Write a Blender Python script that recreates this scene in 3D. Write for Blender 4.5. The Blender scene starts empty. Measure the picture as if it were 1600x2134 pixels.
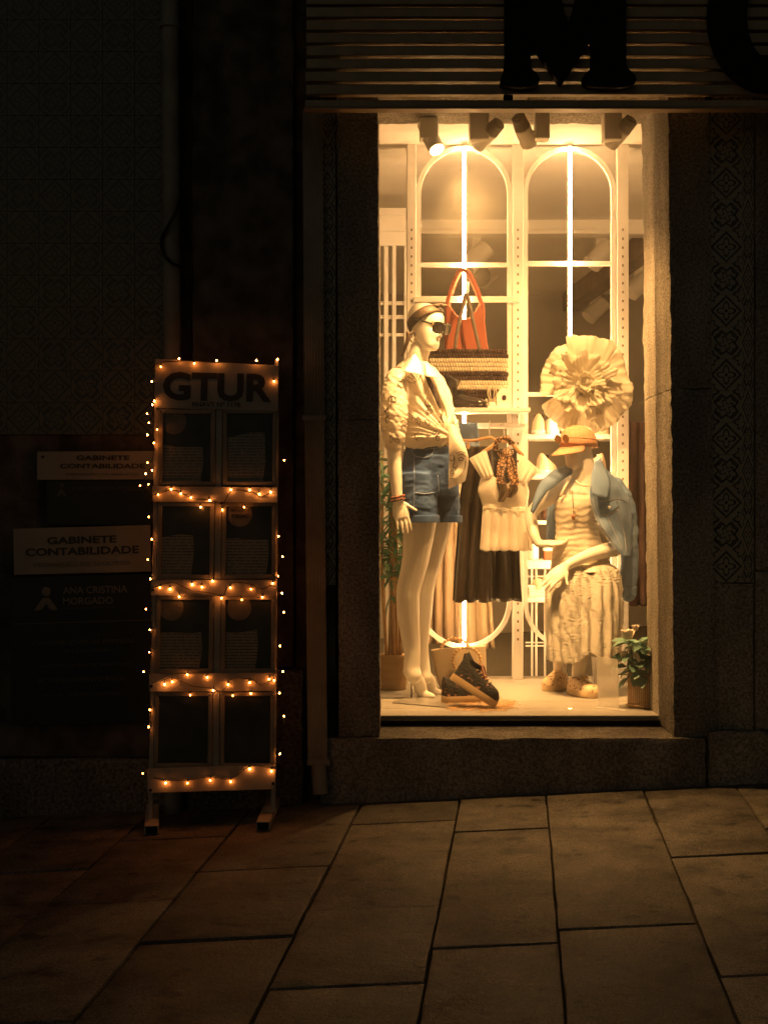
import bpy, bmesh, math, random
import numpy as np
from mathutils import Vector, Matrix, noise
from mathutils.bvhtree import BVHTree
from mathutils.geometry import tessellate_polygon

random.seed(7)
scene = bpy.context.scene
C = scene.collection
R = math.radians

# ------------------------------------------------------------ camera
HC = 1.30                       # camera height
FPX, CX, CY = 3000.0, 800.0, 1067.0
cam_d = bpy.data.cameras.new('camera')
cam_d.sensor_fit = 'VERTICAL'
cam_d.sensor_height = 36.0
cam_d.lens = 36.0 * FPX / 2134.0
cam_d.clip_start = 0.05
cam_d.clip_end = 500.0
cam = bpy.data.objects.new('camera', cam_d)
cam.location = (0, 0, HC)
cam.rotation_euler = (R(90), 0, 0)
C.objects.link(cam)
scene.camera = cam

# ------------------------------------------------------------ world: night sky over the town
world = bpy.data.worlds.new('World')
scene.world = world
world.use_nodes = True
wn = world.node_tree
bg = wn.nodes['Background']
sky = wn.nodes.new('ShaderNodeTexSky')
sky.sky_type = 'NISHITA'
sky.sun_disc = False
sky.sun_elevation = R(20)
sky.sun_rotation = R(200)
tint = wn.nodes.new('ShaderNodeMix')
tint.data_type = 'RGBA'
tint.blend_type = 'MULTIPLY'
tint.inputs[0].default_value = 1.0
tint.inputs[7].default_value = (0.86, 0.86, 0.66, 1)      # sodium glow of the town
wn.links.new(sky.outputs[0], tint.inputs[6])
wn.links.new(tint.outputs[2], bg.inputs[0])
bg.inputs[1].default_value = 0.0033

# moonlight, far weaker than the lamps
sun_d = bpy.data.lights.new('moon', 'SUN')
sun_d.energy = 0.010
sun_d.angle = R(12)
sun_d.color = (1.0, 0.70, 0.45)
sun = bpy.data.objects.new('moon', sun_d)
sun.rotation_euler = (R(48), 0, R(-14))
C.objects.link(sun)

scene.view_settings.view_transform = 'Standard'
scene.view_settings.look = 'None'
scene.view_settings.exposure = 0.35
scene.view_settings.gamma = 1.0
scene.cycles.use_denoising = True
try:
    scene.cycles.denoiser = 'OPENIMAGEDENOISE'
except Exception:
    pass
scene.cycles.max_bounces = 12
scene.cycles.diffuse_bounces = 9
scene.cycles.transmission_bounces = 9
scene.cycles.transparent_max_bounces = 12
scene.cycles.sample_clamp_indirect = 16.0
WARM = (1.0, 0.525, 0.165)

# ------------------------------------------------------------ coordinates
DY = 0.0                        # set while a whole group is shifted back
def P(px, py, Y):
    Y = Y + DY
    return Vector(((px - CX) * Y / FPX, Y, HC + (CY - py) * Y / FPX))
GA, GB, GCc = -1.2784, 0.0467, 0.01326
def gz(x, y):
    return HC + GA + GB * x + GCc * y
def G(px, py):
    # point of the sloping pavement under that line of sight
    dx, dz = (px - CX) / FPX, (CY - py) / FPX
    Y = GA / (dz - GB * dx - GCc)
    return Vector((dx * Y, Y, HC + dz * Y))

# ------------------------------------------------------------ materials
def new_mat(name):
    m = bpy.data.materials.new(name)
    m.use_nodes = True
    return m, m.node_tree, m.node_tree.nodes['Principled BSDF']
def mat(name, col, rough=0.6, col2=None, nscale=20.0, bump=0.0, bscale=None, detail=4.0, spec=0.4, metal=0.0,
        rand=0.0, sheen=0.0, trans=0.0, nlo=0.35, nhi=0.65, grime=0.0):
    m, nt, b = new_mat(name)
    N, L = nt.nodes, nt.links
    b.inputs['Roughness'].default_value = rough
    b.inputs['Specular IOR Level'].default_value = spec
    b.inputs['Metallic'].default_value = metal
    if sheen:
        b.inputs['Sheen Weight'].default_value = sheen
    b.inputs['Base Color'].default_value = (*col, 1)
    tc = N.new('ShaderNodeTexCoord')
    if col2 is not None:
        nz = N.new('ShaderNodeTexNoise')
        nz.inputs['Scale'].default_value = nscale
        nz.inputs['Detail'].default_value = detail
        L.new(tc.outputs['Object'], nz.inputs['Vector'])
        rp = N.new('ShaderNodeValToRGB')
        rp.color_ramp.elements[0].position = nlo
        rp.color_ramp.elements[1].position = nhi
        rp.color_ramp.elements[0].color = (*col, 1)
        rp.color_ramp.elements[1].color = (*col2, 1)
        L.new(nz.outputs['Fac'], rp.inputs[0])
        out = rp.outputs[0]
        if grime:
            g1 = N.new('ShaderNodeTexNoise')
            g1.inputs['Scale'].default_value = 3.5
            g1.inputs['Detail'].default_value = 6
            gm = N.new('ShaderNodeMapping')
            gm.inputs['Scale'].default_value = (1.6, 1.6, .55)
            L.new(tc.outputs['Object'], gm.inputs[0])
            L.new(gm.outputs[0], g1.inputs[0])
            gr = N.new('ShaderNodeMapRange')
            gr.inputs[1].default_value = .35
            gr.inputs[2].default_value = .62
            gr.inputs[3].default_value = 1 - grime
            gr.inputs[4].default_value = 1.05
            L.new(g1.outputs['Fac'], gr.inputs[0])
            gs = N.new('ShaderNodeVectorMath')
            gs.operation = 'SCALE'
            L.new(out, gs.inputs[0])
            L.new(gr.outputs[0], gs.inputs['Scale'])
            out = gs.outputs[0]
        if rand:
            oi = N.new('ShaderNodeObjectInfo')
            mr = N.new('ShaderNodeMapRange')
            mr.inputs[3].default_value = 1 - rand
            mr.inputs[4].default_value = 1 + rand
            L.new(oi.outputs['Random'], mr.inputs[0])
            mx = N.new('ShaderNodeVectorMath')
            mx.operation = 'SCALE'
            L.new(out, mx.inputs[0])
            L.new(mr.outputs[0], mx.inputs['Scale'])
            out = mx.outputs[0]
        L.new(out, b.inputs['Base Color'])
    if bump:
        nb = N.new('ShaderNodeTexNoise')
        nb.inputs['Scale'].default_value = bscale or nscale
        nb.inputs['Detail'].default_value = 5.0
        L.new(tc.outputs['Object'], nb.inputs['Vector'])
        bp = N.new('ShaderNodeBump')
        bp.inputs['Strength'].default_value = bump
        bp.inputs['Distance'].default_value = 0.01
        L.new(nb.outputs['Fac'], bp.inputs['Height'])
        L.new(bp.outputs[0], b.inputs['Normal'])
    if trans:
        b.inputs['Subsurface Weight'].default_value = trans
        b.inputs['Subsurface Radius'].default_value = (0.01, 0.01, 0.01)
    return m
def thin(m, col, amount):
    """mix in translucency: thin cloth or paper glows when lit from behind"""
    nt = m.node_tree
    tl_ = nt.nodes.new('ShaderNodeBsdfTranslucent')
    tl_.inputs[0].default_value = (*col, 1)
    mx = nt.nodes.new('ShaderNodeMixShader')
    mx.inputs[0].default_value = amount
    nt.links.new(nt.nodes['Principled BSDF'].outputs[0], mx.inputs[1])
    nt.links.new(tl_.outputs[0], mx.inputs[2])
    nt.links.new(mx.outputs[0], nt.nodes['Material Output'].inputs[0])
    return m
def emit(name, col, strength, sample=True):
    m, nt, b = new_mat(name)
    b.inputs['Base Color'].default_value = (0.8, 0.8, 0.8, 1)
    b.inputs['Emission Color'].default_value = (*col, 1)
    b.inputs['Emission Strength'].default_value = strength
    if not sample:
        m.cycles.emission_sampling = 'NONE'
    return m
def weave(name, col, col2, scale, rough=0.85, axis=(1, 0, 1), bump=0.4, dist=0.002, wave='BANDS', distort=1.0, rot=(0, 0, 0), spec=0.2):
    """cloth with ribs or twill: a wave texture drives colour and relief"""
    m, nt, b = new_mat(name)
    N, L = nt.nodes, nt.links
    b.inputs['Roughness'].default_value = rough
    b.inputs['Specular IOR Level'].default_value = spec
    tc = N.new('ShaderNodeTexCoord')
    mp = N.new('ShaderNodeMapping')
    mp.inputs['Rotation'].default_value = rot
    L.new(tc.outputs['Object'], mp.inputs[0])
    w = N.new('ShaderNodeTexWave')
    w.inputs['Scale'].default_value = scale
    w.inputs['Distortion'].default_value = distort
    w.inputs['Detail'].default_value = 2
    w.inputs['Detail Scale'].default_value = 1.5
    w.bands_direction = 'Z'
    L.new(mp.outputs[0], w.inputs[0])
    nz = N.new('ShaderNodeTexNoise')
    nz.inputs['Scale'].default_value = 9
    nz.inputs['Detail'].default_value = 4
    L.new(tc.outputs['Object'], nz.inputs[0])
    ad = N.new('ShaderNodeMath')
    ad.operation = 'MULTIPLY_ADD'
    ad.inputs[1].default_value = 0.45
    L.new(w.outputs['Fac'], ad.inputs[0])
    mr = N.new('ShaderNodeMapRange')
    mr.inputs[1].default_value = 0.3
    mr.inputs[2].default_value = 0.7
    mr.inputs[4].default_value = 0.55
    L.new(nz.outputs['Fac'], mr.inputs[0])
    L.new(mr.outputs[0], ad.inputs[2])
    rp = N.new('ShaderNodeMix')
    rp.data_type = 'RGBA'
    rp.inputs[6].default_value = (*col, 1)
    rp.inputs[7].default_value = (*col2, 1)
    L.new(ad.outputs[0], rp.inputs[0])
    L.new(rp.outputs[2], b.inputs['Base Color'])
    bp = N.new('ShaderNodeBump')
    bp.inputs['Strength'].default_value = bump
    bp.inputs['Distance'].default_value = dist
    L.new(w.outputs['Fac'], bp.inputs['Height'])
    L.new(bp.outputs[0], b.inputs['Normal'])
    return m

M = {}
M['granite'] = mat('granite', (0.20, 0.17, 0.14), 0.9, (0.46, 0.42, 0.365), 95, bump=1.0, bscale=120, spec=0.2, rand=0.06, grime=.38)
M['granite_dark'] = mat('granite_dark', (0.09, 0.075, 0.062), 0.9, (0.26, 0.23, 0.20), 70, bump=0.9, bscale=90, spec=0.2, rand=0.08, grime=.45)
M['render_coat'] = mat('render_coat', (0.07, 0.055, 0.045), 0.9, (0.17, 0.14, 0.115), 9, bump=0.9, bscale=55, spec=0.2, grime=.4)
def slab_material():
    m, nt, b = new_mat('paving')
    N, L = nt.nodes, nt.links
    b.inputs['Specular IOR Level'].default_value = 0.42
    tc = N.new('ShaderNodeTexCoord')
    def nz(s, d=5, rgh=0.6):
        n = N.new('ShaderNodeTexNoise')
        n.inputs['Scale'].default_value = s
        n.inputs['Detail'].default_value = d
        n.inputs['Roughness'].default_value = rgh
        L.new(tc.outputs['Object'], n.inputs[0])
        return n
    def ramp(src, a, bb, ca, cb):
        r = N.new('ShaderNodeValToRGB')
        r.color_ramp.elements[0].position = a
        r.color_ramp.elements[1].position = bb
        r.color_ramp.elements[0].color = (*ca, 1)
        r.color_ramp.elements[1].color = (*cb, 1)
        L.new(src, r.inputs[0])
        return r.outputs[0]
    fine = ramp(nz(170, 3).outputs[0], 0.34, 0.70, (0.072, 0.062, 0.050), (0.33, 0.29, 0.235))
    grime = ramp(nz(5.5, 6, 0.65).outputs[0], 0.33, 0.60, (0.34, 0.34, 0.34), (1.12, 1.12, 1.12))
    spots = ramp(nz(11, 3, 0.5).outputs[0], 0.31, 0.37, (0.42, 0.42, 0.42), (1, 1, 1))
    def mul(a, bb):
        x = N.new('ShaderNodeMix')
        x.data_type = 'RGBA'
        x.blend_type = 'MULTIPLY'
        x.inputs[0].default_value = 1
        L.new(a, x.inputs[6])
        L.new(bb, x.inputs[7])
        return x.outputs[2]
    c = mul(mul(fine, grime), spots)
    oi = N.new('ShaderNodeObjectInfo')
    mr = N.new('ShaderNodeMapRange')
    mr.inputs[3].default_value = 0.70
    mr.inputs[4].default_value = 1.12
    L.new(oi.outputs['Random'], mr.inputs[0])
    sc = N.new('ShaderNodeVectorMath')
    sc.operation = 'SCALE'
    L.new(c, sc.inputs[0])
    L.new(mr.outputs[0], sc.inputs['Scale'])
    L.new(sc.outputs[0], b.inputs['Base Color'])
    rr = N.new('ShaderNodeMapRange')
    rr.inputs[3].default_value = 0.50
    rr.inputs[4].default_value = 0.82
    L.new(nz(11).outputs[0], rr.inputs[0])
    L.new(rr.outputs[0], b.inputs['Roughness'])
    b1 = N.new('ShaderNodeBump')
    b1.inputs['Strength'].default_value = 0.55
    b1.inputs['Distance'].default_value = 0.004
    L.new(nz(150, 4).outputs[0], b1.inputs['Height'])
    b2 = N.new('ShaderNodeBump')
    b2.inputs['Strength'].default_value = 0.5
    b2.inputs['Distance'].default_value = 0.012
    L.new(nz(14, 5).outputs[0], b2.inputs['Height'])
    L.new(b1.outputs[0], b2.inputs['Normal'])
    L.new(b2.outputs[0], b.inputs['Normal'])
    return m
M['paving'] = slab_material()
M['joint'] = mat('joint_dirt', (0.04, 0.034, 0.028), 0.95, (0.085, 0.072, 0.058), 60, bump=0.6)
M['black_metal'] = mat('black_metal', (0.008, 0.008, 0.008), 0.7, (0.013, 0.012, 0.011), 30, spec=.2)
M['slat'] = mat('dark_slat', (0.33, 0.26, 0.18), 0.6, (0.42, 0.33, 0.235), 14, bump=0.2)
M['trim'] = mat('trim_strip', (0.30, 0.22, 0.15), 0.45)
M['pipe_grey'] = mat('pipe_grey', (0.30, 0.28, 0.25), 0.55, (0.20, 0.18, 0.16), 6, bump=0.15)
M['pipe_fluted'] = mat('pipe_fluted', (0.33, 0.30, 0.25), 0.5, (0.19, 0.165, 0.13), 4, bump=0.2, bscale=40)
M['white'] = mat('white_paint', (0.85, 0.83, 0.80), 0.45, (0.80, 0.78, 0.75), 5, spec=0.4)
M['white_wall'] = mat('white_plaster', (0.78, 0.76, 0.72), 0.85, (0.72, 0.70, 0.66), 3, bump=0.1)
M['ceiling'] = mat('ceiling_plaster', (0.82, 0.80, 0.76), 0.9, (0.76, 0.74, 0.70), 2)
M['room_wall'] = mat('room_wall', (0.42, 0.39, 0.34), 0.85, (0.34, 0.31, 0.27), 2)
M['dark_wood'] = mat('dark_wood', (0.22, 0.165, 0.11), 0.55, (0.16, 0.115, 0.075), 6)
M['board_white'] = mat('display_board', (0.30, 0.275, 0.24), 0.72, (0.265, 0.24, 0.205), 2.2, bump=0.04)
M['slot'] = mat('slot_shadow', (0.18, 0.13, 0.09), 0.7)
M['led'] = emit('led_tube', (1.0, 0.56, 0.22), 102.0)
M['lamp_face'] = emit('lamp_face', (1.0, 0.58, 0.22), 55.0)
M['bulb'] = emit('fairy_bulb', (1.0, 0.26, 0.04), 95.0)
M['bulb_dim'] = emit('fairy_bulb_dim', (1.0, 0.25, 0.035), 58.0)
M['bulb_hot'] = emit('fairy_bulb_hot', (1.0, 0.28, 0.05), 135.0)
M['wire'] = mat('cable', (0.02, 0.016, 0.012), 0.5)
M['stand'] = mat('stand_paint', (0.42, 0.38, 0.32), 0.55, (0.34, 0.30, 0.25), 7)
M['stand_frame'] = mat('stand_moulding', (0.30, 0.26, 0.21), 0.4, (0.22, 0.19, 0.15), 9)
M['poster_dark'] = mat('poster_print_dark', (0.012, 0.016, 0.018), 0.28, (0.04, 0.042, 0.038), 8)
M['poster_light'] = mat('poster_print_light', (0.12, 0.105, 0.085), 0.3, (0.085, 0.075, 0.062), 45)
M['poster_badge'] = mat('poster_badge', (0.17, 0.15, 0.12), 0.3, (0.12, 0.105, 0.09), 30)
M['letter_dark'] = mat('letter_dark', (0.035, 0.028, 0.02), 0.5)
M['sign_white'] = mat('sign_white', (0.36, 0.33, 0.28), 0.5, (0.29, 0.265, 0.22), 6)
M['sign_black'] = mat('sign_black', (0.012, 0.014, 0.014), 0.35, (0.018, 0.018, 0.017), 8)
M['sign_grey'] = mat('sign_grey_print', (0.20, 0.19, 0.165), 0.5)
M['sign_faint'] = mat('sign_faint_print', (0.10, 0.095, 0.082), 0.5)
M['screw'] = mat('screw_head', (0.05, 0.045, 0.04), 0.4, metal=0.6)

def tile_material(name, light, dark, flower):
    """glazed azulejo: painted motif from the tile's own coordinates"""
    m, nt, b = new_mat(name)
    N, L = nt.nodes, nt.links
    b.inputs['Roughness'].default_value = 0.32
    tc = N.new('ShaderNodeTexCoord')
    sp = N.new('ShaderNodeSeparateXYZ')
    L.new(tc.outputs['Object'], sp.inputs[0])
    def mth(op, a, bv=None, cv=None):
        n = N.new('ShaderNodeMath')
        n.operation = op
        for i, v in enumerate((a, bv, cv)):
            if v is None:
                continue
            if isinstance(v, (int, float)):
                n.inputs[i].default_value = v
            else:
                L.new(v, n.inputs[i])
        return n.outputs[0]
    x = mth('MULTIPLY', sp.outputs[0], 1 / 0.066)
    z = mth('MULTIPLY', sp.outputs[2], 1 / 0.066)
    ax, az = mth('ABSOLUTE', x), mth('ABSOLUTE', z)
    def band(v, c, w):
        return mth('LESS_THAN', mth('ABSOLUTE', mth('SUBTRACT', v, c)), w)
    r = mth('SQRT', mth('ADD', mth('MULTIPLY', x, x), mth('MULTIPLY', z, z)))
    th = mth('ARCTAN2', z, x)
    petal = mth('SUBTRACT', r, mth('MULTIPLY', mth('COSINE', mth('MULTIPLY', th, 4.0)), 0.16))
    cx_, cz_ = mth('SUBTRACT', 1.0, ax), mth('SUBTRACT', 1.0, az)
    rc = mth('SQRT', mth('ADD', mth('MULTIPLY', cx_, cx_), mth('MULTIPLY', cz_, cz_)))
    tc2 = mth('ARCTAN2', cz_, cx_)
    if flower:
        dm = mth('ADD', ax, az)
        marks = [band(dm, 0.92, 0.10), band(petal, 0.40, 0.07), mth('LESS_THAN', r, 0.10),
                 band(mth('SUBTRACT', rc, mth('MULTIPLY', mth('COSINE', mth('MULTIPLY', tc2, 6.0)), 0.08)), 0.36, 0.06)]
    else:
        mx = mth('MAXIMUM', ax, az)
        marks = [band(mth('ADD', mx, mth('MULTIPLY', mth('COSINE', mth('MULTIPLY', th, 8.0)), 0.10)), 0.60, 0.10),
                 band(mth('SUBTRACT', r, mth('MULTIPLY', mth('SINE', mth('MULTIPLY', th, 4.0)), 0.14)), 0.30, 0.06),
                 band(mth('SUBTRACT', rc, mth('MULTIPLY', mth('COSINE', mth('MULTIPLY', tc2, 4.0)), 0.10)), 0.42, 0.09)]
    t = marks[0]
    for k in marks[1:]:
        t = mth('MAXIMUM', t, k)
    nz = N.new('ShaderNodeTexNoise')
    nz.inputs['Scale'].default_value = 45
    L.new(tc.outputs['Object'], nz.inputs[0])
    t2 = mth('MULTIPLY', t, mth('ADD', mth('MULTIPLY', nz.outputs['Fac'], 0.7), 0.5))
    mxn = N.new('ShaderNodeMix')
    mxn.data_type = 'RGBA'
    mxn.inputs[6].default_value = (*light, 1)
    mxn.inputs[7].default_value = (*dark, 1)
    L.new(t2, mxn.inputs[0])
    L.new(mxn.outputs[2], b.inputs['Base Color'])
    return m
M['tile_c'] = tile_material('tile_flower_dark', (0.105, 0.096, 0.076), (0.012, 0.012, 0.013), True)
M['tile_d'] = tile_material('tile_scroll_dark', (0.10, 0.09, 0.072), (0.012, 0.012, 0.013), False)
M['tile_a'] = tile_material('tile_flower', (0.36, 0.32, 0.25), (0.012, 0.012, 0.013), True)
M['tile_b'] = tile_material('tile_scroll', (0.35, 0.31, 0.24), (0.012, 0.012, 0.013), False)

def glass_material():
    m = bpy.data.materials.new('window_glass')
    m.use_nodes = True
    nt = m.node_tree
    nt.nodes.clear()
    o = nt.nodes.new('ShaderNodeOutputMaterial')
    tr = nt.nodes.new('ShaderNodeBsdfTransparent')
    tr.inputs[0].default_value = (0.97, 0.965, 0.95, 1)
    gl = nt.nodes.new('ShaderNodeBsdfGlossy')
    gl.inputs['Roughness'].default_value = 0.02
    fr = nt.nodes.new('ShaderNodeFresnel')
    # same reflectance from both sides of the thin pane
    ge = nt.nodes.new('ShaderNodeNewGeometry')
    mi = nt.nodes.new('ShaderNodeMapRange')
    mi.inputs[3].default_value = 1.45
    mi.inputs[4].default_value = 1 / 1.45
    nt.links.new(ge.outputs['Backfacing'], mi.inputs[0])
    nt.links.new(mi.outputs[0], fr.inputs['IOR'])
    mx = nt.nodes.new('ShaderNodeMixShader')
    nt.links.new(fr.outputs[0], mx.inputs[0])
    nt.links.new(tr.outputs[0], mx.inputs[1])
    nt.links.new(gl.outputs[0], mx.inputs[2])
    # fine dust and streaks, over a base film added as haze to lift darks
    tc = nt.nodes.new('ShaderNodeTexCoord')
    n1 = nt.nodes.new('ShaderNodeTexNoise')
    n1.inputs['Scale'].default_value = 130
    n1.inputs['Detail'].default_value = 2
    n2 = nt.nodes.new('ShaderNodeTexNoise')
    n2.inputs['Scale'].default_value = 5
    n2.inputs['Detail'].default_value = 5
    nt.links.new(tc.outputs['Object'], n1.inputs[0])
    nt.links.new(tc.outputs['Object'], n2.inputs[0])
    r1 = nt.nodes.new('ShaderNodeMapRange')
    r1.inputs[1].default_value = .73
    r1.inputs[2].default_value = .80
    r1.inputs[4].default_value = .16
    nt.links.new(n1.outputs['Fac'], r1.inputs[0])
    r2 = nt.nodes.new('ShaderNodeMapRange')
    r2.inputs[1].default_value = .45
    r2.inputs[2].default_value = .75
    r2.inputs[3].default_value = .015
    r2.inputs[4].default_value = .032
    nt.links.new(n2.outputs['Fac'], r2.inputs[0])
    ad = nt.nodes.new('ShaderNodeMath')
    nt.links.new(r1.outputs[0], ad.inputs[0])
    nt.links.new(r2.outputs[0], ad.inputs[1])
    df = nt.nodes.new('ShaderNodeBsdfTranslucent')
    df.inputs[0].default_value = (.8, .78, .74, 1)
    m2 = nt.nodes.new('ShaderNodeMixShader')
    nt.links.new(ad.outputs[0], m2.inputs[0])
    nt.links.new(mx.outputs[0], m2.inputs[1])
    nt.links.new(df.outputs[0], m2.inputs[2])
    nt.links.new(m2.outputs[0], o.inputs[0])
    return m
M['glass'] = glass_material()

# ------------------------------------------------------------ mesh helpers
class MB:
    def __init__(s):
        s.v, s.f = [], []
    def add(s, vs, fs):
        k = len(s.v)
        s.v += [tuple(v) for v in vs]
        s.f += [tuple(i + k for i in f) for f in fs]
        return s
    def box(s, x0, x1, y0, y1, z0, z1, b=0.0):
        if b <= 0:
            vs = [(x, y, z) for x in (x0, x1) for y in (y0, y1) for z in (z0, z1)]
            return s.add(vs, [(0, 1, 3, 2), (4, 6, 7, 5), (0, 4, 5, 1), (2, 3, 7, 6), (0, 2, 6, 4), (1, 5, 7, 3)])
        bm = bmesh.new()
        bmesh.ops.create_cube(bm, size=1.0)
        for v in bm.verts:
            v.co = ((x0 + x1) / 2 + v.co.x * (x1 - x0), (y0 + y1) / 2 + v.co.y * (y1 - y0), (z0 + z1) / 2 + v.co.z * (z1 - z0))
        bmesh.ops.bevel(bm, geom=bm.edges[:], offset=b, segments=1, affect='EDGES')
        return s.from_bm(bm)
    def from_bm(s, bm):
        bm.verts.index_update()
        s.add([v.co[:] for v in bm.verts], [[v.index for v in f.verts] for f in bm.faces])
        bm.free()
        return s
    def prism(s, poly, off):
        """poly: list of 3D points (planar), off: vector of thickness"""
        n = len(poly)
        off = Vector(off)
        a = [Vector(p) for p in poly]
        tris = tessellate_polygon([a])
        vs = a + [p + off for p in a]
        fs = [tuple(t) for t in tris] + [tuple(i + n for i in reversed(t)) for t in tris]
        fs += [(i, (i + 1) % n, (i + 1) % n + n, i + n) for i in range(n)]
        return s.add(vs, fs)
    def loft(s, rings, cap=True, closed=True):
        n = len(rings[0])
        vs = [p for r in rings for p in r]
        fs = []
        m = n if closed else n - 1
        for i in range(len(rings) - 1):
            for j in range(m):
                a, b_ = i * n + j, i * n + (j + 1) % n
                fs.append((a, b_, b_ + n, a + n))
        if cap and closed:
            fs.append(tuple(range(n - 1, -1, -1)))
            k = (len(rings) - 1) * n
            fs.append(tuple(range(k, k + n)))
        return s.add(vs, fs)
    def tube(s, pts, rad, n=8, flat=1.0, dome=False, up=None):
        pts = [Vector(p) for p in pts]
        rs = [rad] * len(pts) if isinstance(rad, (int, float)) else list(rad)
        T = []
        for i in range(len(pts)):
            a, b_ = pts[max(i - 1, 0)], pts[min(i + 1, len(pts) - 1)]
            t = (b_ - a)
            T.append(t.normalized() if t.length > 1e-9 else Vector((0, 0, 1)))
        u = Vector(up) if up else (Vector((0, 1, 0)) if abs(T[0].y) < 0.8 else Vector((1, 0, 0)))
        rings = []
        def ring(c, t, u, r):
            w = t.cross(u).normalized()
            return [c + (w * math.cos(2 * math.pi * k / n) + u * math.sin(2 * math.pi * k / n) * flat) * r for k in range(n)]
        for i, p in enumerate(pts):
            u = (u - T[i] * u.dot(T[i]))
            u = u.normalized() if u.length > 1e-6 else T[i].orthogonal().normalized()
            if dome and i == 0:
                for a in (75, 45, 20):
                    rings.append(ring(p - T[0] * rs[0] * math.sin(R(a)), T[0], u, rs[0] * math.cos(R(a))))
            rings.append(ring(p, T[i], u, rs[i]))
            if dome and i == len(pts) - 1:
                for a in (20, 45, 75):
                    rings.append(ring(p + T[i] * rs[i] * math.sin(R(a)), T[i], u, rs[i] * math.cos(R(a))))
        return s.loft(rings)
    def ball(s, c, r, nu=8, nv=6, sc=(1, 1, 1)):
        c = Vector(c)
        vs = [c + Vector((0, 0, -r * sc[2]))]
        for i in range(1, nv):
            a = -math.pi / 2 + math.pi * i / nv
            for j in range(nu):
                t = 2 * math.pi * j / nu
                vs.append(c + Vector((r * sc[0] * math.cos(a) * math.cos(t), r * sc[1] * math.cos(a) * math.sin(t), r * sc[2] * math.sin(a))))
        vs.append(c + Vector((0, 0, r * sc[2])))
        fs = []
        for j in range(nu):
            fs.append((0, 1 + (j + 1) % nu, 1 + j))
            for i in range(nv - 2):
                a, b_ = 1 + i * nu + j, 1 + i * nu + (j + 1) % nu
                fs.append((a, b_, b_ + nu, a + nu))
            k = 1 + (nv - 2) * nu
            fs.append((k + j, k + (j + 1) % nu, len(vs) - 1))
        return s.add(vs, fs)
    def lathe(s, c, prof, n=20, ax='z', cap=True):
        c = Vector(c)
        rings = []
        for r, h in prof:
            rings.append([c + Vector((r * math.cos(2 * math.pi * k / n), r * math.sin(2 * math.pi * k / n), h)) for k in range(n)])
        return s.loft(rings, cap=cap)
    def grid(s, fn, nu, nv):
        """open sheet: fn(u, v) with u, v in 0..1"""
        vs = [fn(i / (nu - 1), j / (nv - 1)) for i in range(nu) for j in range(nv)]
        fs = [(i * nv + j, (i + 1) * nv + j, (i + 1) * nv + j + 1, i * nv + j + 1) for i in range(nu - 1) for j in range(nv - 1)]
        return s.add(vs, fs)
    def mesh(s, name):
        me = bpy.data.meshes.new(name)
        me.from_pydata(s.v, [], s.f)
        me.validate()
        me.update()
        return me
    def build(s, name, material, parent=None, smooth=False, angle=None, bevel=0.0, solid=0.0, subsurf=0, label=None):
        o = bpy.data.objects.new(name, s.mesh(name))
        return finish(o, material, parent, smooth, angle, bevel, solid, subsurf, label)

def recalc(me):
    bm = bmesh.new()
    bm.from_mesh(me)
    bmesh.ops.recalc_face_normals(bm, faces=bm.faces[:])
    bm.to_mesh(me)
    bm.free()
def finish(o, material, parent=None, smooth=False, angle=None, bevel=0.0, solid=0.0, subsurf=0, label=None):
    me = o.data
    recalc(me)
    if material is not None:
        me.materials.append(M[material] if isinstance(material, str) else material)
    C.objects.link(o)
    if parent is not None:
        setparent(o, parent)
    if smooth:
        me.polygons.foreach_set('use_smooth', [True] * len(me.polygons))
        if angle:
            me.set_sharp_from_angle(angle=R(angle))
    if solid:
        m = o.modifiers.new('solid', 'SOLIDIFY')
        m.thickness = solid
        m.offset = 0
    if bevel:
        m = o.modifiers.new('bevel', 'BEVEL')
        m.width = bevel
        m.segments = 2
        m.limit_method = 'ANGLE'
    if subsurf:
        m = o.modifiers.new('sub', 'SUBSURF')
        m.levels = m.render_levels = subsurf
    if label:
        o['label'] = label
    return o
WORLD = {}
def wmat(o):
    return WORLD.get(o.name, Matrix.Identity(4))
def setparent(o, p):
    o.parent = p
    o.matrix_parent_inverse = wmat(p).inverted()
def tag(o, label, cat, group=None):
    o['label'] = label
    o['category'] = cat
    if group:
        o['group'] = group
    return o
def thing(name, label, cat, loc=(0, 0, 0), group=None):
    o = bpy.data.objects.new(name, None)
    o.empty_display_size = 0.05
    C.objects.link(o)
    o.location = loc
    WORLD[o.name] = Matrix.Translation(Vector(loc))
    return tag(o, label, cat, group)
def struct(o):
    o['kind'] = 'structure'
    return o
def evaluated_mesh(ob):
    """mesh of one object with its modifiers, worked out in a scratch scene so that the rest is not evaluated again"""
    tmp = bpy.data.scenes.new('scratch')
    tmp.collection.objects.link(ob)
    vl = tmp.view_layers[0]
    vl.update()
    me = bpy.data.meshes.new_from_object(ob.evaluated_get(vl.depsgraph))
    bpy.data.objects.remove(ob)
    bpy.data.scenes.remove(tmp)
    return me
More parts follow.
